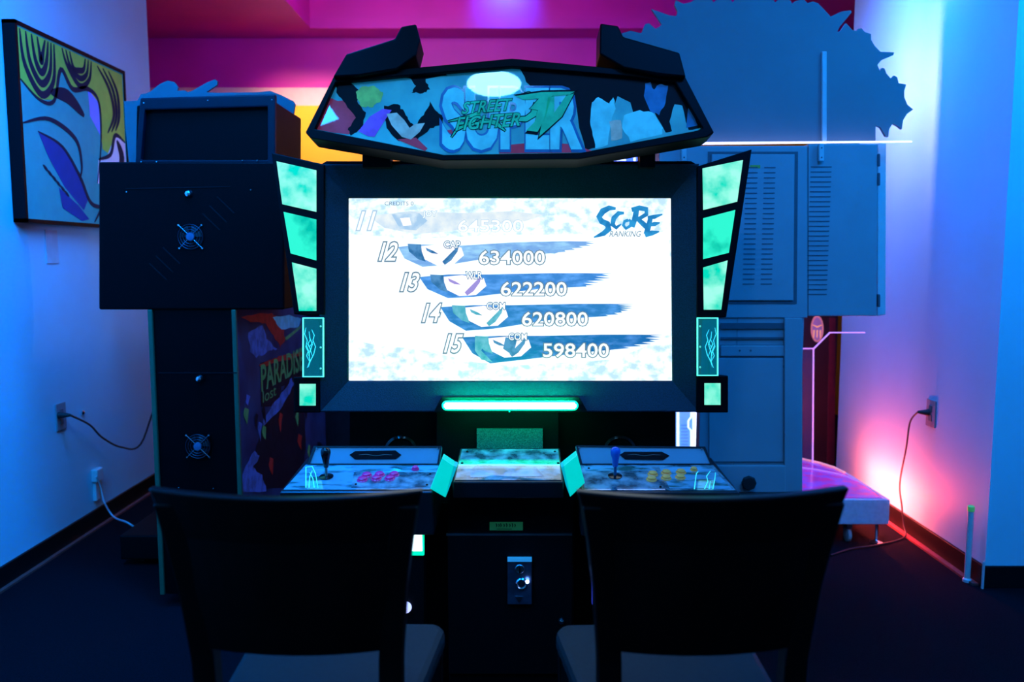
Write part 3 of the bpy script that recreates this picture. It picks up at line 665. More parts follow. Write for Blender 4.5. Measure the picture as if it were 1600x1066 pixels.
# fans, locks, slots on the rear
def fan(cx, cy, s):
    c = FA.px(cx, cy, 0); f = MB().lathe(c, (0, -1, 0), [(s, 0), (s, .003), (s*.93, .003), (s*.93, .0005)], 32).build('fan', blackm, la, smooth=True)
    bb = MB()
    for r_ in (.35, .55, .75, .95):
        bb.tube([c+Vector((math.cos(2*math.pi*i/28)*s*r_, -.008, math.sin(2*math.pi*i/28)*s*r_)) for i in range(29)], .0008, 5)
    bb.build('guard_ring', mat('faint fan wire', (.05,.06,.09), .4, .8, noise=.1), f)
    bb = MB()
    for a in (45, 135):
        v = Vector((math.cos(R(a)), 0, math.sin(R(a))))*s*1.25
        bb.tube([c-v+Vector((0, -.006, 0)), c+v+Vector((0, -.006, 0))], .0013, 6)
    bb.build('guard_bar', darkwire, f)
    MB().lathe(c, (0, -1, 0), [(s*.30, .002), (s*.30, .010), (s*.1, .011)], 24).build('hub', mat('fan hub', (.08,.11,.2), .4, noise=.2), f, smooth=True)
    for q in range(7):
        a = 2*math.pi*q/7; ca, sa = math.cos(a), math.sin(a); cb, sb = math.cos(a+.55), math.sin(a+.55)
        MB().prism([c+Vector((ca*s*.3, -.003, sa*s*.3)), c+Vector((cb*s*.3, -.003, sb*s*.3)), c+Vector((cb*s*.88, -.003, sb*s*.88)), c+Vector((ca*s*.88, -.003, sa*s*.88))],
                   [c+Vector((ca*s*.3, -.005, sa*s*.3)), c+Vector((cb*s*.3, -.004, sb*s*.3)), c+Vector((cb*s*.88, -.004, sb*s*.88)), c+Vector((ca*s*.88, -.006, sa*s*.88))]).build('fan_blade', gloss, f)
    for sx in (-1, 1):
        for sz in (-1, 1): MB().lathe(c+Vector((sx*s*.89, 0, sz*s*.89)), (0, -1, 0), [(.004, 0), (.003, .007)], 8).build('screw', chrome, f)
fan(298.5, 370, .044); fan(310, 697, .044)
for x, y in ((295, 303), (312, 592)): MB().lathe(FA.px(x, y, 0), (0, -1, 0), [(.014, 0), (.013, .005), (.009, .012), (.003, .014)], 18).build('lock', chrome, la, smooth=True)
slm = mat('slot highlight', (.006,.007,.009), .5, spec=.08, noise=.2)
for x, y in ((340,308),(328,322),(317,334),(255,387),(244,400),(234,412)):
    MB().fp(FA, [(x-2,y),(x,y-1),(x+27,y+25),(x+25,y+26)], -.001, .0015).build('vent_slot', slm, la)
b = MB()
for x, y in ((198,298),(392,295),(221,251),(245,251),(379,249),(402,249)): MB().lathe(FA.px(x, y+2, 0), (0, -1, 0), [(.0035, 0), (.002, .003)], 8).build('screw', chrome, la)
for x, y in ((225,158),(325,154),(425,153)): MB().lathe(vframe(YM+.03).px(x, y+3, .022), (0, -1, 0), [(.0035, 0), (.002, .003)], 8).build('screw', chrome, la)
for x, y in ((279,763),(333,764)): MB().lathe(FA.px(x, y, 0), (0, -1, 0), [(.0035, 0), (.002, .003)], 8).build('screw', chrome, la)
MB().fp(FA, [(196,294),(360,291),(360,292.5),(196,295.5)], 0, .002).build('hatch_seam', slm, la)
MB().fp(FA, [(247,582),(370,582),(370,583.5),(247,583.5)], 0, .002).build('hatch_seam', slm, la)
# cut board on top
lb_ = [(202,262),(196,200),(194,158),(205,158),(215,157),(220,147),(228,146),(235,143),(250,131),(262,126),(272,128),(278,136),(277,142),(288,141),(293,144),(300,142),(325,128),(336,124),(340,127),(339,133),(322,144),(340,145),(405,144),(422,142),(440,149),(458,158),(461,163),(446,262)]
MB().fp(vframe(YM+.40), lb_, -.012, 0).build('cut_board', mat('dim cut board back', (.075,.09,.10), .6, noise=.06), la)
# far side of that machine: screen and edge lamps lighting the space beyond
pan = mat('lavender tube', (.8,.8,1), emit=(.38,.50,1), es=5.5)
MB().box(-1.38, -.84, 3.40, 3.41, 1.12, 1.60).build('front_screen', mat('far screen glow', (.7,.7,1), emit=(.0,.28,1), es=3), la)
MB().box(-1.52, -1.50, 3.89, 3.91, 1.1, 1.93).build('edge_lamp', pan, la)
MB().box(-1.62, -1.45, 3.865, 3.88, .12, 1.95).build('light_blocker', black, la)  # unseen plate added to cut off the edge lamp's light along the wall
MB().box(x1-.2, -.80, 4.20, 4.36, .05, 1.10).build('dark_gap_box', mat('charcoal laminate', (.03,.03,.035), .5, noise=.3), la, .004)  # dark box added to cover the bright far wall in the gap

# ================================================================== RIGHT GREY CABINET (seen from behind)
YG = 3.0
FG = vframe(YG)
ga = root('arcade_cabinet', (at(1185, 700, YG).x, YG+.3, 0), 'tall pale grey metal arcade cabinet seen from behind, with spiky cut board on top', 'arcade machine')
G = lambda pts, d0, d1, n, m=greymetal, bv=.003, fr=FG: MB().fp(fr, pts, d0, d1).build(n, m, ga, bv)
zt = at(1200, 226, YG).z; zb2 = at(1200, 497, YG).z
G([(1030,228),(1262,228),(1262,497),(1030,497)], -.35, 0, 'upper_box')
G([(1263,225),(1372,225),(1370,494),(1263,494)], -.35, -.006, 'side_box')
xb0, xb1 = at(1095, 600, YG).x, at(1254, 600, YG).x
xb2 = at(1150, 600, YG).x
MB().box(xb2, xb1, YG+.006, YG+.42, .05, zb2+.01).build('lower_body', greymetal, ga, .003)
MB().box(xb0, xb2, YG+.006, YG+.06, .05, zb2+.01).build('side_skirt', greymetal, ga, .003)
MB().box(xb0, xb1+.02, YG+.0, YG+.5, .0, .05).build('plinth', greydark, ga, .003)
G([(1226,497),(1254,497),(1254,770),(1226,770)], 0, .012, 'corner_post')
pd = G([(1112,241),(1242,241),(1240,470),(1112,470)], 0, .008, 'rear_door')
MB().frame(FG, [(1106,237),(1247,237),(1245,475),(1106,475)], [(1112,241),(1242,241),(1240,470),(1112,470)], 0, .002).build('door_gap', greydark, ga)
sm = None
for cxs, w_, y0, y1, n, fr_, dd in ((1172, 13, 262, 444, 24, FG, .0081), (1200, 12, 262, 444, 24, FG, .0081), (1272, 10.5, 261, 460, 27, FG, -.0059), (1286.5, 10.5, 261, 460, 27, FG, -.0059)):
    u0 = fr_.uv(cxs-w_/2, y0, dd); u1 = fr_.uv(cxs+w_/2, y1, dd)
    for i in range(n):
        v = u0[1]+(u1[1]-u0[1])*i/(n-1)
        if sm is None or sm[1] != w_:
            s_ = MB().box(-(u1[0]-u0[0])/2, (u1[0]-u0[0])/2, -.0012, .001, -.0018, .0018)
            s_.v = [p+ORI[ga] for p in s_.v]
            o = s_.build('vent_slot', greydark, ga); sm = (o, w_); 
        else: o = dup(sm[0], ga)
        o.location = fr_.P((u0[0]+u1[0])/2, v, dd)-ORI[ga]
# grooves in lower body
for y, h_ in ((505, 9), (527, 3), (539, 2), (558, 3), (571, 4)):
    G([(1126,y),(1229,y),(1229,y+h_),(1126,y+h_)], -.002, .0015, 'groove', greydark, 0)
G([(1126,540),(1229,540),(1229,557),(1126,557)], -.002, .004, 'rail', greymetal)
for x in (1156, 1173): MB().lathe(FG.px(x, 548, .004), (0, -1, 0), [(.004, 0), (.003, .002)], 10).build('screw', greydark, ga)
G([(1108,728),(1228,728),(1228,770),(1108,770)], -.002, .014, 'kick_panel')
G([(1108,560),(1224,560),(1224,722),(1108,722)], -.002, .003, 'access_panel')
MB().lathe(FG.px(1168, 753, .014), (0, -1, 0), [(.012, 0), (.012, .010), (.027, .012), (.028, .020), (.024, .028)], 8).build('knob', rubber, ga, .001)
for x in (1068, 1283): 
    h_ = G([(x-3,224),(x+5,224),(x+5,252),(x-3,252)], .0, .014, 'bracket', whitepl)
    for yy in (231, 246): MB().lathe(FG.px(x+1, yy, .014), (0, -1, 0), [(.003, 0), (.002, .002)], 8).build('screw', greydark, h_)
G([(1172,258),(1188,258),(1188,263),(1172,263)], .008, .009, 'warning_label', mat('yellow warning label', (.5,.4,.05), .5, noise=.3), 0)
G([(1372,224),(1385,224),(1384,492),(1371,494)], -.25, -.10, 'rear_flange', whitepl)
for yy in (240, 270, 460): G([(1372,yy),(1376,yy),(1376,yy+20),(1372,yy+20)], -.02, 0, 'hinge', greydark)
# spiky board
brd = [(1040,221),(1368,221),(1368,196),(1376,199),(1384,213),(1388,214),(1389,202),(1395,193),(1403,197),(1409,202),(1411,188),(1417,178),(1427,171),(1418,164),(1413,152),(1413,142),(1416,132),(1404,130),(1402,121),(1397,118),(1392,123),(1385,115),(1382,107),(1378,106),(1375,112),(1371,101),(1377,94),(1396,86),(1397,82),(1376,81),(1367,72),(1361,62),(1361,53),(1351,50),(1346,44),(1341,45),(1339,49),(1332,47),(1322,36),(1313,49),(1308,50),(1312,42),(1331,19),(1329,16),(1315,18),(1298,26),(1287,14),(1278,5),(1270,2),(1262,5),(1255,-2),(1242,2),(1238,6),(1234,-1),(1222,-6),(1211,4),(1207,-4),(1195,-12),(1170,-8),(1150,-3),(1145,4),(1140,-3),(1125,-6),(1115,4),(1110,-4),(1095,-8),(1080,3),(1068,6),(1056,0),(1054,8),(1059,18),(1057,25),(1046,24),(1018,14),(1034,38),(1030,42),(1024,45),(1014,36),(1008,38),(1002,52),(985,48),(972,52),(962,80),(985,110),(1000,150),(1010,190)]
MB().fp(vframe(YG+.08), brd, -.014, 0).build('spiky_board', boardm, ga, 0)
MB().fp(vframe(YG+.08), [(1285,80),(1292,80),(1292,226),(1285,226)], 0, .012).build('board_post', whitepl, ga, .002)
strip = mat('lavender led line', (1,.9,1), emit=(.6,.65,1), es=2.4)
MB().fp(vframe(YG+.05), [(1036,222.5),(1425,220),(1425,222.2),(1036,226.5)], -.006, 0).build('led_strip', strip, ga)
# front side of the machine, lighting the wall
wl = mat('blue white tube', (.9,.9,1), emit=(1,.58,.85), es=105)
MB().box(1.37, 1.39, 3.71, 3.73, 1.80, 2.20).build('edge_lamp', wl, ga)
MB().box(1.33, 1.50, 3.66, 3.68, 1.08, 2.20).build('light_blocker', greymetal, ga)  # added out of sight, keeps the edge lamp's light off the nearer wall
MB().box(1.30, 1.34, 3.34, 3.675, 1.08, 1.12).build('lamp_arm', greymetal, ga)

# ================================================================== LOW PLATFORM GAME WITH ACRYLIC BARRIER
pf = root('platform_game', (1.4, 4.05, 0), 'low white platform with pink glowing patterned top by the right wall', 'arcade machine')
zt_ = .205; zl = .095
a = atz(1391, 781, zt_); yf = a.y; xr = a.x
poly = [(.85, yf), (xr, yf)] + [(xr-.0, yf+.42)] + [(1.0+(xr-1.0)*math.cos(R(t_)), yf+.42+.52*math.sin(R(t_))) for t_ in range(10, 181, 17)]
MB().prism([(x, y, zl) for x, y in poly], [(x, y, zt_) for x, y in poly]).build('platform', mat('white platform laminate', (.65,.62,.66), .3, noise=.1, nscale=60), pf, .004)
pt = mat('pink patterned top', (.75,.08,.35), .15, color2=(.12,.16,.6), nscale=14, ramp=(.42,.58), detail=8, emit=(.5,.01,.14), es=.35)
pp = [(1.0+(x-1.0)*.96, yf+.02+(y-yf)*.95) for x, y in poly]
MB().prism([(x, y, zt_) for x, y in pp], [(x, y, zt_+.004) for x, y in pp]).build('patterned_top', pt, pf)
rimm = mat('lit rim', (.9,.5,.4), emit=(.9,.25,.15), es=.7)
arc = [(1.0+(xr-.03-1.0)*math.cos(R(t_)), yf+.42+.47*math.sin(R(t_)), zt_+.008) for t_ in range(0, 181, 12)]
MB().tube(arc, .006, 6).build('rim', rimm, pf)
arc = [(1.0+(xr-.03-1.0)*math.cos(R(t_)), yf+.28+.35*math.sin(R(t_)), zt_+.006) for t_ in range(0, 181, 12)]
MB().tube(arc, .004, 6).build('ring_line', mat('violet ring', (.5,.2,.7), emit=(.45,.15,.7), es=.8), pf)
c = atz(1324, 843, 0); 
for xx, yy in ((c.x-.01, yf+.06), (c.x-.2, yf+.06)):
    cs = MB().box(xx-.012, xx+.012, yy-.02, yy+.02, .06, zl).build('caster', steel, pf, .002)
    MB().lathe((xx-.010, yy, .032), (1, 0, 0), [(.024, 0), (.032, .003), (.032, .017), (.024, .020)], 20).build('wheel', mat('grey wheel', (.35,.42,.42), .4, noise=.1), cs, smooth=True)
MB().lathe((atz(1357, 840, 0).x, yf+.03, 0), (0, 0, 1), [(.026, 0), (.026, .008), (.010, .014), (.007, .018), (.007, zl)], 18).build('leveling_foot', chrome, pf, smooth=True)
for xx, yy in ((.95, yf+.7),): MB().lathe((xx, yy, 0), (0, 0, 1), [(.026, 0), (.026, .008), (.010, .014), (.007, .018), (.007, zl)], 18).build('leveling_foot', chrome, pf, smooth=True)
# acrylic barrier with lit edges
acl = clear('clear acrylic sheet', (.35,.3,.5), .10, .05)
ya = 4.12
bar_ = [(1200,545),(1272,545),(1297,520),(1345,520),(1356,519),(1378,499),(1378,470),(1200,470)]
FAc = vframe(ya)
sh = [(1255,545),(1272,545),(1270,738),(1255,738)]
sh2 = [(1272,545),(1297,520),(1352,520),(1376,498),(1376,480),(1272,480)]
ac = MB().fp(FAc, sh, -.008, 0).build('acrylic_barrier', acl, pf)
ed = mat('pink lit acrylic edge', (.8,.5,.9), emit=(.62,.30,.80), es=.8)
b = MB()
for ln in ([(1271.5,545),(1270,740)], [(1254,545),(1272,545)], [(1272,545),(1297,520)], [(1297,520),(1352,520)]): b.ribbon(FAc, ln, 1.6, -.006, .002)
b.build('lit_edge', ed, ac)
# strip lamp under the platform edge that colours the wall
pk = mat('pink strip lamp', (1,.3,.35), emit=(1, .075, .06), es=235)
MB().box(xr+.012, xr+.026, yf+.09, yf+.62, .140, .160).build('strip_lamp', pk, pf)
MB().box(xr, xr+.012, yf+.08, yf+.63, .135, .165).build('strip_mount', steel, pf)

# black machine behind on the right with orange emblem
bk = root('arcade_cabinet', (1.9, 5.2, 0), 'black cabinet with orange oval emblem behind the grey cabinet on the right', 'arcade machine')
YK = 4.75; xk0 = at(1190, 600, YK).x; xk1 = at(1306, 600, YK).x
MB().box(xk0, xk1, YK, YK+.55, .02, 1.75).build('cabinet_body', mat('dark maroon laminate', (.035,.010,.014), .4, noise=.3, nscale=4), bk, .004)
FK = vframe(YK)
MB().fp(FK, [(1296,497),(1306,497),(1304,760),(1292,760)], 0, .006).build('edge_trim', mat('dark red trim', (.12,.01,.02), .4, noise=.2), bk)
ov = [(1277+10*math.cos(2*math.pi*i/20), 514+21*math.sin(2*math.pi*i/20)) for i in range(20)]
em = MB().fp(FK, ov, 0, .004).build('emblem', mat('pink orange emblem', (.6,.2,.2), emit=(.5,.15,.16), es=.6, noise=.2), bk)
ov2 = [(1277+7.5*math.cos(2*math.pi*i/20), 514+18*math.sin(2*math.pi*i/20)) for i in range(20)]
MB().fp(FK, ov2, .004, .005).build('emblem_field', mat('emblem purple', (.25,.1,.3), emit=(.25,.1,.25), es=.6, noise=.3), em)
b = MB()
for x in (1272, 1277, 1282): b.ribbon(FK, [(x, 516), (x-.5, 528)], [2, 1], .005, .006)
b.ribbon(FK, [(1270,508),(1277,511),(1284,508)], [1,2,1], .005, .006)
b.build('emblem_lines', mat('emblem orange lines', (.9,.4,.1), emit=(.8,.35,.12), es=.8), em)

# blue neon machine behind the main cabinet
nm = root('arcade_cabinet', (.75, 5.1, 0), 'blue neon edged cabinet glimpsed behind the black two-player machine', 'arcade machine')
YN = 4.7; FN = vframe(YN)
xn0, xn1 = at(905, 400, YN).x, at(1096, 400, YN).x
MB().box(xn0, xn1, YN, YN+.5, .02, at(900, 236, YN).z).build('cabinet_body', mat('dark blue laminate', (.01,.02,.08), .35, noise=.2), nm, .004)
nb = mat('blue neon', (.1,.2,1), emit=(.03,.10,1), es=1.6); nw = mat('white neon', (1,1,1), emit=(.75,.85,1), es=1.7)
nl = mat('pale blue lit panel', (.3,.5,1), emit=(.10,.35,.9), es=.9, noise=.2)
pn = MB().fp(FN, [(1050,560),(1089,560),(1089,720),(1050,720)], 0, .01).build('side_panel', nl, nm)
b = MB().fp(FN, [(1058,560),(1061,560),(1061,720),(1058,720)], .01, .016).fp(FN, [(1086,560),(1088.5,560),(1088.5,720),(1086,720)], .01, .016).fp(FN, [(1082.5,560),(1084,560),(1084,720),(1082.5,720)], .01, .014)
b.build('neon_tube', nw, pn)
b = MB().ribbon(FN, [(1080,560),(1080,652),(1075.5,658),(1075.5,668),(1080,673),(1080,720)], 2, .01, .013); b.build('circuit_line', nw, pn)
for i in range(8):
    yy = 664+i*5; MB().fp(FN, [(1064,yy),(1075,yy),(1075,yy+1.3),(1064,yy+1.3)], .01, .012).build('vent_slot', nb, pn)
tp = MB().fp(FN, [(905,238),(1000,233),(1000,262),(905,262)], .0, .01).build('top_panel', nb, nm)
MB().fp(FN, [(953,243),(975,237),(978,251),(953,251)], .01, .014).build('neon_tube', nw, tp)
MB().fp(FN, [(930,245),(958,238),(958,241),(935,248)], .01, .014).build('neon_tube', nw, tp)
MB().fp(FN, [(990,236),(993,236),(993,252),(990,252)], .01, .014).build('neon_tube', nw, tp)

# ================================================================== CHAIRS
def chair(label):
    t = root('dining_chair', (0, 0, 0), label, 'chair', None)
    # local: x across, y forward (to the machine), origin under the back
    zt2, zm = .886, .617
    wt, wb = .213, .165
    n = 14; lo = []; 
    def row(z, w_, y, th):
        out = []
        for i in range(n+1):
            f = -1+2*i/n; out.append(Vector((f*w_, y-.030*(1-f*f), z+.0*f)))
        return out
    k = MB(); levels = [(zm, wb, .03), (.71, .172, .016), (.81, .190, .004), (zt2, wt, -.012)]
    rows = []
    for z, w_, y in levels: rows.append([(p, p+Vector((0, .022, 0))) for p in row(z, w_, y, 0)])
    nr = len(rows); idx = {}
    for a_ in range(nr):
        for i in range(n+1):
            for s_ in (0, 1): idx[a_, i, s_] = len(k.v); p = rows[a_][i][s_].copy(); p.z += (.006*(2*i/n-1)**2 if a_ == nr-1 else 0); k.v.append(p)
    for a_ in range(nr-1):
        for i in range(n):
            k.f.append((idx[a_,i,0], idx[a_,i+1,0], idx[a_+1,i+1,0], idx[a_+1,i,0])); k.f.append((idx[a_,i,1], idx[a_+1,i,1], idx[a_+1,i+1,1], idx[a_,i+1,1]))
        k.f.append((idx[a_,0,0], idx[a_+1,0,0], idx[a_+1,0,1], idx[a_,0,1])); k.f.append((idx[a_,n,0], idx[a_,n,1], idx[a_+1,n,1], idx[a_+1,n,0]))
    for i in range(n):
        k.f.append((idx[0,i,0], idx[0,i,1], idx[0,i+1,1], idx[0,i+1,0])); k.f.append((idx[nr-1,i,0], idx[nr-1,i+1,0], idx[nr-1,i+1,1], idx[nr-1,i,1]))
    k.build('backrest', wood, t, .004, smooth=False)
    for s_ in (-1, 1):
        b = MB()
        pts = [(.150, .05, 0), (.150, .046, .30), (.150, .043, .45), (.153, .036, .60), (.163, .022, .72), (.176, .008, .81), (.186, -.002, .868)]
        for i in range(len(pts)):
            xa, ya_, za = pts[i]; h_ = .019; k0 = len(b.v)
            b.v += [Vector((s_*xa-h_, ya_-.014, za)), Vector((s_*xa+h_, ya_-.014, za)), Vector((s_*xa+h_, ya_+.02, za)), Vector((s_*xa-h_, ya_+.02, za))]
            if i: b.f += [(k0-4+q, k0-4+(q+1)%4, k0+(q+1)%4, k0+q) for q in range(4)]
        b.f += [(3,2,1,0), tuple(len(b.v)-4+q for q in range(4))]
        b.build('rear_leg', wood, t, .003)
        b = MB().hexa([(s_*.170-.016, .41, 0), (s_*.170+.016, .41, 0), (s_*.170+.016, .44, 0), (s_*.170-.016, .44, 0)], [(s_*.172-.020, .405, .42), (s_*.172+.020, .405, .42), (s_*.172+.020, .445, .42), (s_*.172-.020, .445, .42)])
        b.build('front_leg', wood, t, .003)
    b = MB().box(-.185, .185, .40, .435, .36, .425).box(-.155, .155, .05, .08, .36, .425); 
    b.hexa([(-.16,.06,.36),(-.135,.06,.36),(-.165,.42,.36),(-.19,.42,.36)], [(-.16,.06,.425),(-.135,.06,.425),(-.165,.42,.425),(-.19,.42,.425)])
    b.hexa([(.135,.06,.36),(.16,.06,.36),(.19,.42,.36),(.165,.42,.36)], [(.135,.06,.425),(.16,.06,.425),(.19,.42,.425),(.165,.42,.425)])
    b.build('seat_frame', wood, t, .003)
    k = MB(); prof = [(-.172,.055),(.172,.055),(.200,.42),(.180,.455),(-.180,.455),(-.200,.42)]
    k.prism([(x, y, .425) for x, y in prof], [(x, y, .470) for x, y in prof])
    k.build('seat', vinyl, t, .014)
    return t
c1 = chair('dark wooden chair with curved solid back, in front on the left side')
def tree(o, p=None):
    c = o.copy(); col.objects.link(c); c.parent = p
    for ch in list(o.children): tree(ch, c)
    return c
bpy.context.view_layer.update()
c2 = tree(c1); c2['label'] = 'dark wooden chair with curved solid back, in front on the right side'
c1['group'] = c2['group'] = 'dining chairs drawn up to the arcade cabinet'
c1.location = (-.350, 1.262, 0); c1.rotation_euler = (0, 0, R(-1.5))
c2.location = (.312, 1.262, 0); c2.rotation_euler = (0, 0, R(3))

# ================================================================== WALL THINGS
# framed poster leaning out from left wall
xp = XL+.045
p00 = atx(54, 349, xp); p10 = atx(204, 349, xp)
q0 = atx(24, 32, xp).y; 
ypn = atx(22, 120, xp).y; ypf = atx(192, 180, xp).y
yn = (atx(20, 32, xp).y+atx(40, 349, xp).y)/2; yf_ = (atx(190, 98, xp).y+atx(203, 260, xp).y)/2
ztop = atx(30, 34, xp).z; zbot = atx(52, 348, xp).z
po = root('framed_poster', (XL, (yn+yf_)/2, zbot), 'black framed pop style poster in blue, yellow and white on left wall', 'poster')
FP = Frame((xp, (yn+yf_)/2, (zbot+ztop)/2), (0, -1, 0), (0, 0, 1))
FP = Frame((xp, (yn+yf_)/2, (zbot+ztop)/2), (0, 1, 0), (0, 0, 1)) if FP.N.x < 0 else FP
W2, H2 = (yf_-yn)/2, (ztop-zbot)/2; fw = .014
sgn = FP.R.y
fm = MB()
for r_ in (((-W2, -H2), (W2, -H2+fw)), ((-W2, H2-fw), (W2, H2)), ((-W2, -H2), (-W2+fw, H2)), ((W2-fw, -H2), (W2, H2))):
    (a0, b0), (a1, b1) = r_; fm.fuv(FP, [(a0, b0), (a1, b0), (a1, b1), (a0, b1)], -.045, .006)
fm.build('frame', blackm, po)
pblue = mat('poster light blue', (.03,.46,.36), .6, spec=.2, noise=.06)
art = MB().fuv(FP, [(-W2+.01, -H2+.01), (W2-.01, -H2+.01), (W2-.01, H2-.01), (-W2+.01, H2-.01)], -.02, 0).build('poster_print', pblue, po)
pyel = mat('poster yellow', (.50,.66,.07), .5, spec=.2, noise=.08); pwh = mat('poster white', (.82,.80,.85), .35, noise=.05)
pnv = mat('poster navy', (.003,.02,.04), .6, spec=.1, noise=.1); pbl2 = mat('poster deep blue', (.003,.06,.26), .6, spec=.1, noise=.08)
W3, H3 = W2-fw, H2-fw
def pu(s_, t_): return (s_*W3*sgn, t_*H3)      # s: -1 near .. 1 far, t: -1 bottom .. 1 top
def psh(pts, d, m, n='print_shape'):
    uv = [pu(*p) for p in pts]; MB().add([FP.P(u, v, d) for u, v in uv], [tuple(range(len(uv)))]).build(n, m, art)
psh([(-.98,.98),(.98,.98),(.98,.1),(.75,.16),(.60,-.1),(.45,-.06),(.42,.5),(.2,.62),(-.1,.55),(-.3,.72),(-.45,.35),(-.7,.3),(-.98,.45)], .001, pyel)
psh([(.98,.1),(.75,.16),(.55,-.12),(.35,-.2),(.30,-.5),(.98,-.5)], .0012, pwh)
psh([(-.75,-.05),(-.35,-.15),(-.05,-.45),(.1,-.7),(.0,-.85),(-.35,-.6),(-.6,-.3)], .0012, pbl2)
psh([(-.45,-.62),(-.1,-.8),(.1,-.95),(-.05,-.98),(-.4,-.85)], .0012, pbl2)
psh([(.20,.62),(.42,.5),(.42,.1),(.22,.3)], .0012, mat('poster bright blue', (.02,.30,.95), .35, noise=.05))
b = MB()
def wave(pts, wd):
    L = [Vector(pu(*p)) for p in pts]; q = []
    for i in range(len(L)-1):
        for j in range(6):
            f = j/6; p0 = L[max(i-1,0)]; p1 = L[i]; p2 = L[i+1]; p3 = L[min(i+2,len(L)-1)]
            q.append(.5*((2*p1)+(p2-p0)*f+(2*p0-5*p1+4*p2-p3)*f*f+(3*p1-p0-3*p2+p3)*f**3))
    q.append(L[-1]); n = len(q)
    ll, rr = [], []
    for i in range(n):
        t_ = (q[min(i+1,n-1)]-q[max(i-1,0)]).normalized(); nn = Vector((-t_.y, t_.x)); ww = wd*(.25+.75*math.sin(math.pi*i/(n-1)))/2
        ll.append(q[i]+nn*ww); rr.append(q[i]-nn*ww)
    b = MB()
    for i in range(n-1): b.fuv(FP, [tuple(ll[i]), tuple(ll[i+1]), tuple(rr[i+1]), tuple(rr[i])], .0014, .002)
    b.build('dark_line', pnv, art)
for k_ in range(4): wave([(-.95+k_*.09,.97),(-.90+k_*.085,.62+k_*.05),(-.66+k_*.01,.36+k_*.12),(-.44-k_*.055,.56+k_*.08),(-.40-k_*.05,.97)], .030)
for k_ in range(3): wave([(-.26+k_*.07,.97),(-.18+k_*.06,.80),(.04+k_*.01,.62+k_*.09),(.24-k_*.05,.74+k_*.05),(.30-k_*.06,.97)], .026)
for k_ in range(3): wave([(.42+k_*.12,.95),(.66+k_*.09,.72),(.74+k_*.06,.42),(.58+k_*.09,.16+k_*.03)], .026)
wave([(-.98,.45),(-.7,.30),(-.45,.34),(-.3,.72),(-.1,.55),(.2,.62),(.42,.5),(.42,.0),(.30,-.5)], .022)
wave([(-.98,.0),(-.55,.12),(-.1,-.02),(.0,-.3),(-.05,-.5)], .022)
wave([(-.5,.42),(-.2,.44),(.1,.28)], .06)
wave([(-.75,-.05),(-.35,-.15),(-.05,-.45),(.15,-.75),(.45,-.8),(.6,-.95)], .02)
wave([(.98,.1),(.75,.16),(.62,-.1),(.35,-.2)], .024); wave([(.78,.1),(.88,-.1),(.80,-.35)], .05)
wave([(.98,-.7),(.5,-.72),(.2,-.98)], .02)
for k_ in range(6): wave([(-.7+k_*.07,-.40-k_*.05),(-.62+k_*.07,-.46-k_*.05)], .014)

def outlet(px, py, X, sx, label, dark=False):
    c = atx(px, py, X); t = root('wall_outlet', c, label, 'outlet')
    FO = Frame(c, (0, -sx, 0), (0, 0, 1))
    if FO.N.x*sx > 0: FO = Frame(c, (0, sx, 0), (0, 0, 1))
    pl = MB().fuv(FO, [(-.038, -.058), (.038, -.058), (.038, .058), (-.038, .058)], 0, .006).build('cover_plate', mat('outlet plate', (.30,.28,.30), .4, noise=.05), t, .002)
    for s_ in (-.02, .02): MB().fuv(FO, [(-.014, s_-.013), (.014, s_-.013), (.014, s_+.013), (-.014, s_+.013)], .006, .0085).build('socket', mat('socket face', (.15,.15,.17), .4, noise=.05), t, .002)
    return c, FO
cL, FOL = outlet(94, 651, XL, -1, 'wall outlet with black plug, low on left wall')
cR, FOR = outlet(1456, 646, XR, 1, 'wall outlet with black plug, low on right wall')
def cord(name, pts, r_, m, par, plug=None):
    P = [Vector(p) for p in pts]; q = []
    for i in range(len(P)-1):
        p0 = P[max(i-1,0)]; p1 = P[i]; p2 = P[i+1]; p3 = P[min(i+2,len(P)-1)]
        for j in range(7):
            f = j/7; q.append(.5*((2*p1)+(p2-p0)*f+(2*p0-5*p1+4*p2-p3)*f*f+(3*p1-p0-3*p2+p3)*f**3))
    q.append(P[-1])
    t = MB().tube(q, r_, 7).build(name, m, par, smooth=True)
    if plug:
        a_, b_ = Vector(plug[0]), Vector(plug[1]); MB().tube([a_, a_+(b_-a_)*.5, b_], .015, 12, .006).build('plug', rubber, t, smooth=True)
    return t
cordm = mat('dark red brown cable', (.05,.02,.02), .5, noise=.2)
s0 = atx(92, 649, XL+.010); s1 = atx(110, 649, XL+.06)
xw = XL+.03
cord('power_cord', [s1, atx(140,664,xw+.01), atx(160,684,xw+.01), atx(190,699,xw+.02), atx(220,694,xw+.04), (-1.62,3.85,.62), (-1.40,3.9,.55)], .0045, cordm, la, (s0, s1))
s0 = atx(1451, 645, XR-.010); s1 = atx(1434, 644, XR-.055)
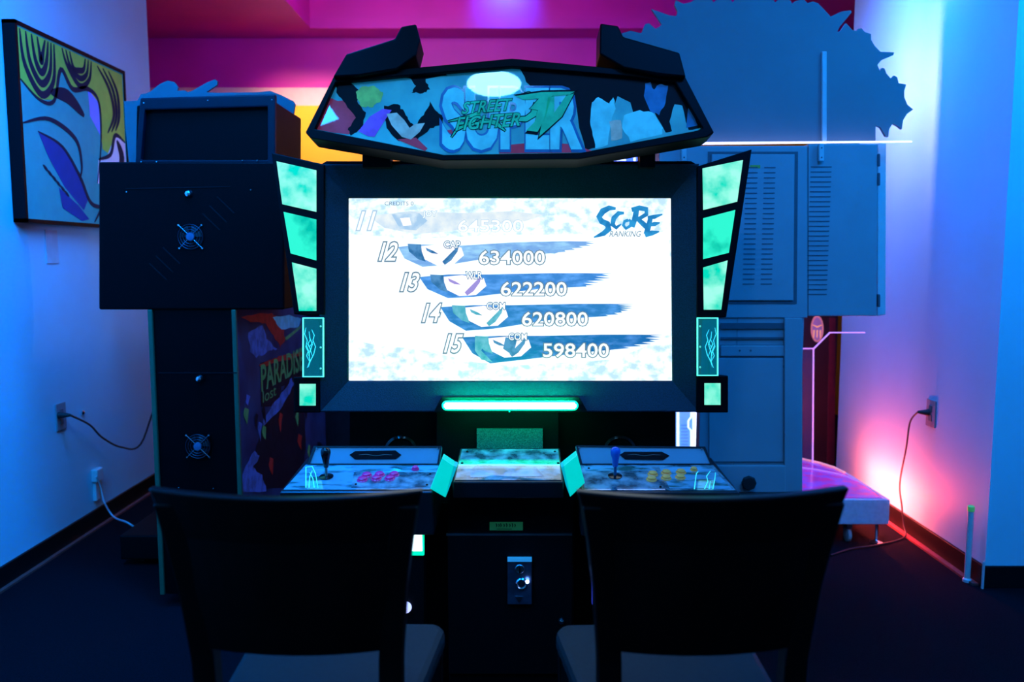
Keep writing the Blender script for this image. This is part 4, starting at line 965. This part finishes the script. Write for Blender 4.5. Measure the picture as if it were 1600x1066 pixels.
cord('power_cord', [s1, atx(1422,660,XR-.06), atx(1416,700,XR-.05), atx(1406,755,XR-.04), atx(1409,790,XR-.035), atx(1412,820,XR-.03), (XR-.05, atx(1412,820,XR-.03).y-.05, .006), atz(1370,852,.006), atz(1330,858,.006), atz(1298,868,.006)], .0038, mat('black cable', (.015,.012,.014), .45, noise=.1), pf, (s0, s1))
t = root('power_adapter', atx(147,770,XL), 'small pale adapter with a white cable low on the left wall', 'adapter')
cord('cable', [atx(150,745,XL+.03), atx(157,760,XL+.03), atx(163,785,XL+.04), atx(178,808,XL+.08), (-1.66,3.50,.10), (-1.62,3.6,.005)], .004, mat('white cable', (.5,.55,.6), .5, noise=.1), t)
c = atx(147, 742, XL)
MB().box(XL, XL+.03, c.y-.03, c.y+.03, c.z-.03, c.z+.03).build('adapter_body', whitepl, t, .006)
MB().box(XL, XL+.015, c.y-.018, c.y+.018, c.z-.12, c.z-.035).build('tag', whitepl, t, .002)
c = atx(128, 645, XL); tag(MB().lathe(c, (1, 0, 0), [(.010, 0), (.010, .006), (.004, .012)], 12).build('wall_hook', chrome), 'tiny shiny hook on left wall right of the outlet', 'hook')
c = atx(81, 382, XL)
tag(MB().box(XL, XL+.004, c.y-.05, c.y+.04, c.z-.08, c.z+.06).build('wall_patch', mat('patch paint', (.62,.62,.65), .6, noise=.1), bevel=.001), 'faint rectangular patch on the left wall below the framed poster', 'patch')
# upright conduit by right wall
c = atx(1513, 905, XR-.03)
cy = c.y
t = root('wall_conduit', (XR-.03, cy, 0), 'short pale upright tube with green tip against right wall baseboard', 'conduit')
ztp = atx(1516, 797, XR-.03).z
MB().lathe((XR-.035, cy, 0), (0, 0, 1), [(.016, 0), (.016, .01), (.011, .015), (.011, ztp)], 14).build('tube', whitepl, t, smooth=True)
MB().lathe((XR-.035, cy, ztp), (0, 0, 1), [(.013, 0), (.013, .018), (.008, .022)], 14).build('tip', mat('green tip', (.25,.6,.12), .4, emit=(.05,.3,.08), es=.4, noise=.1), t, smooth=True)
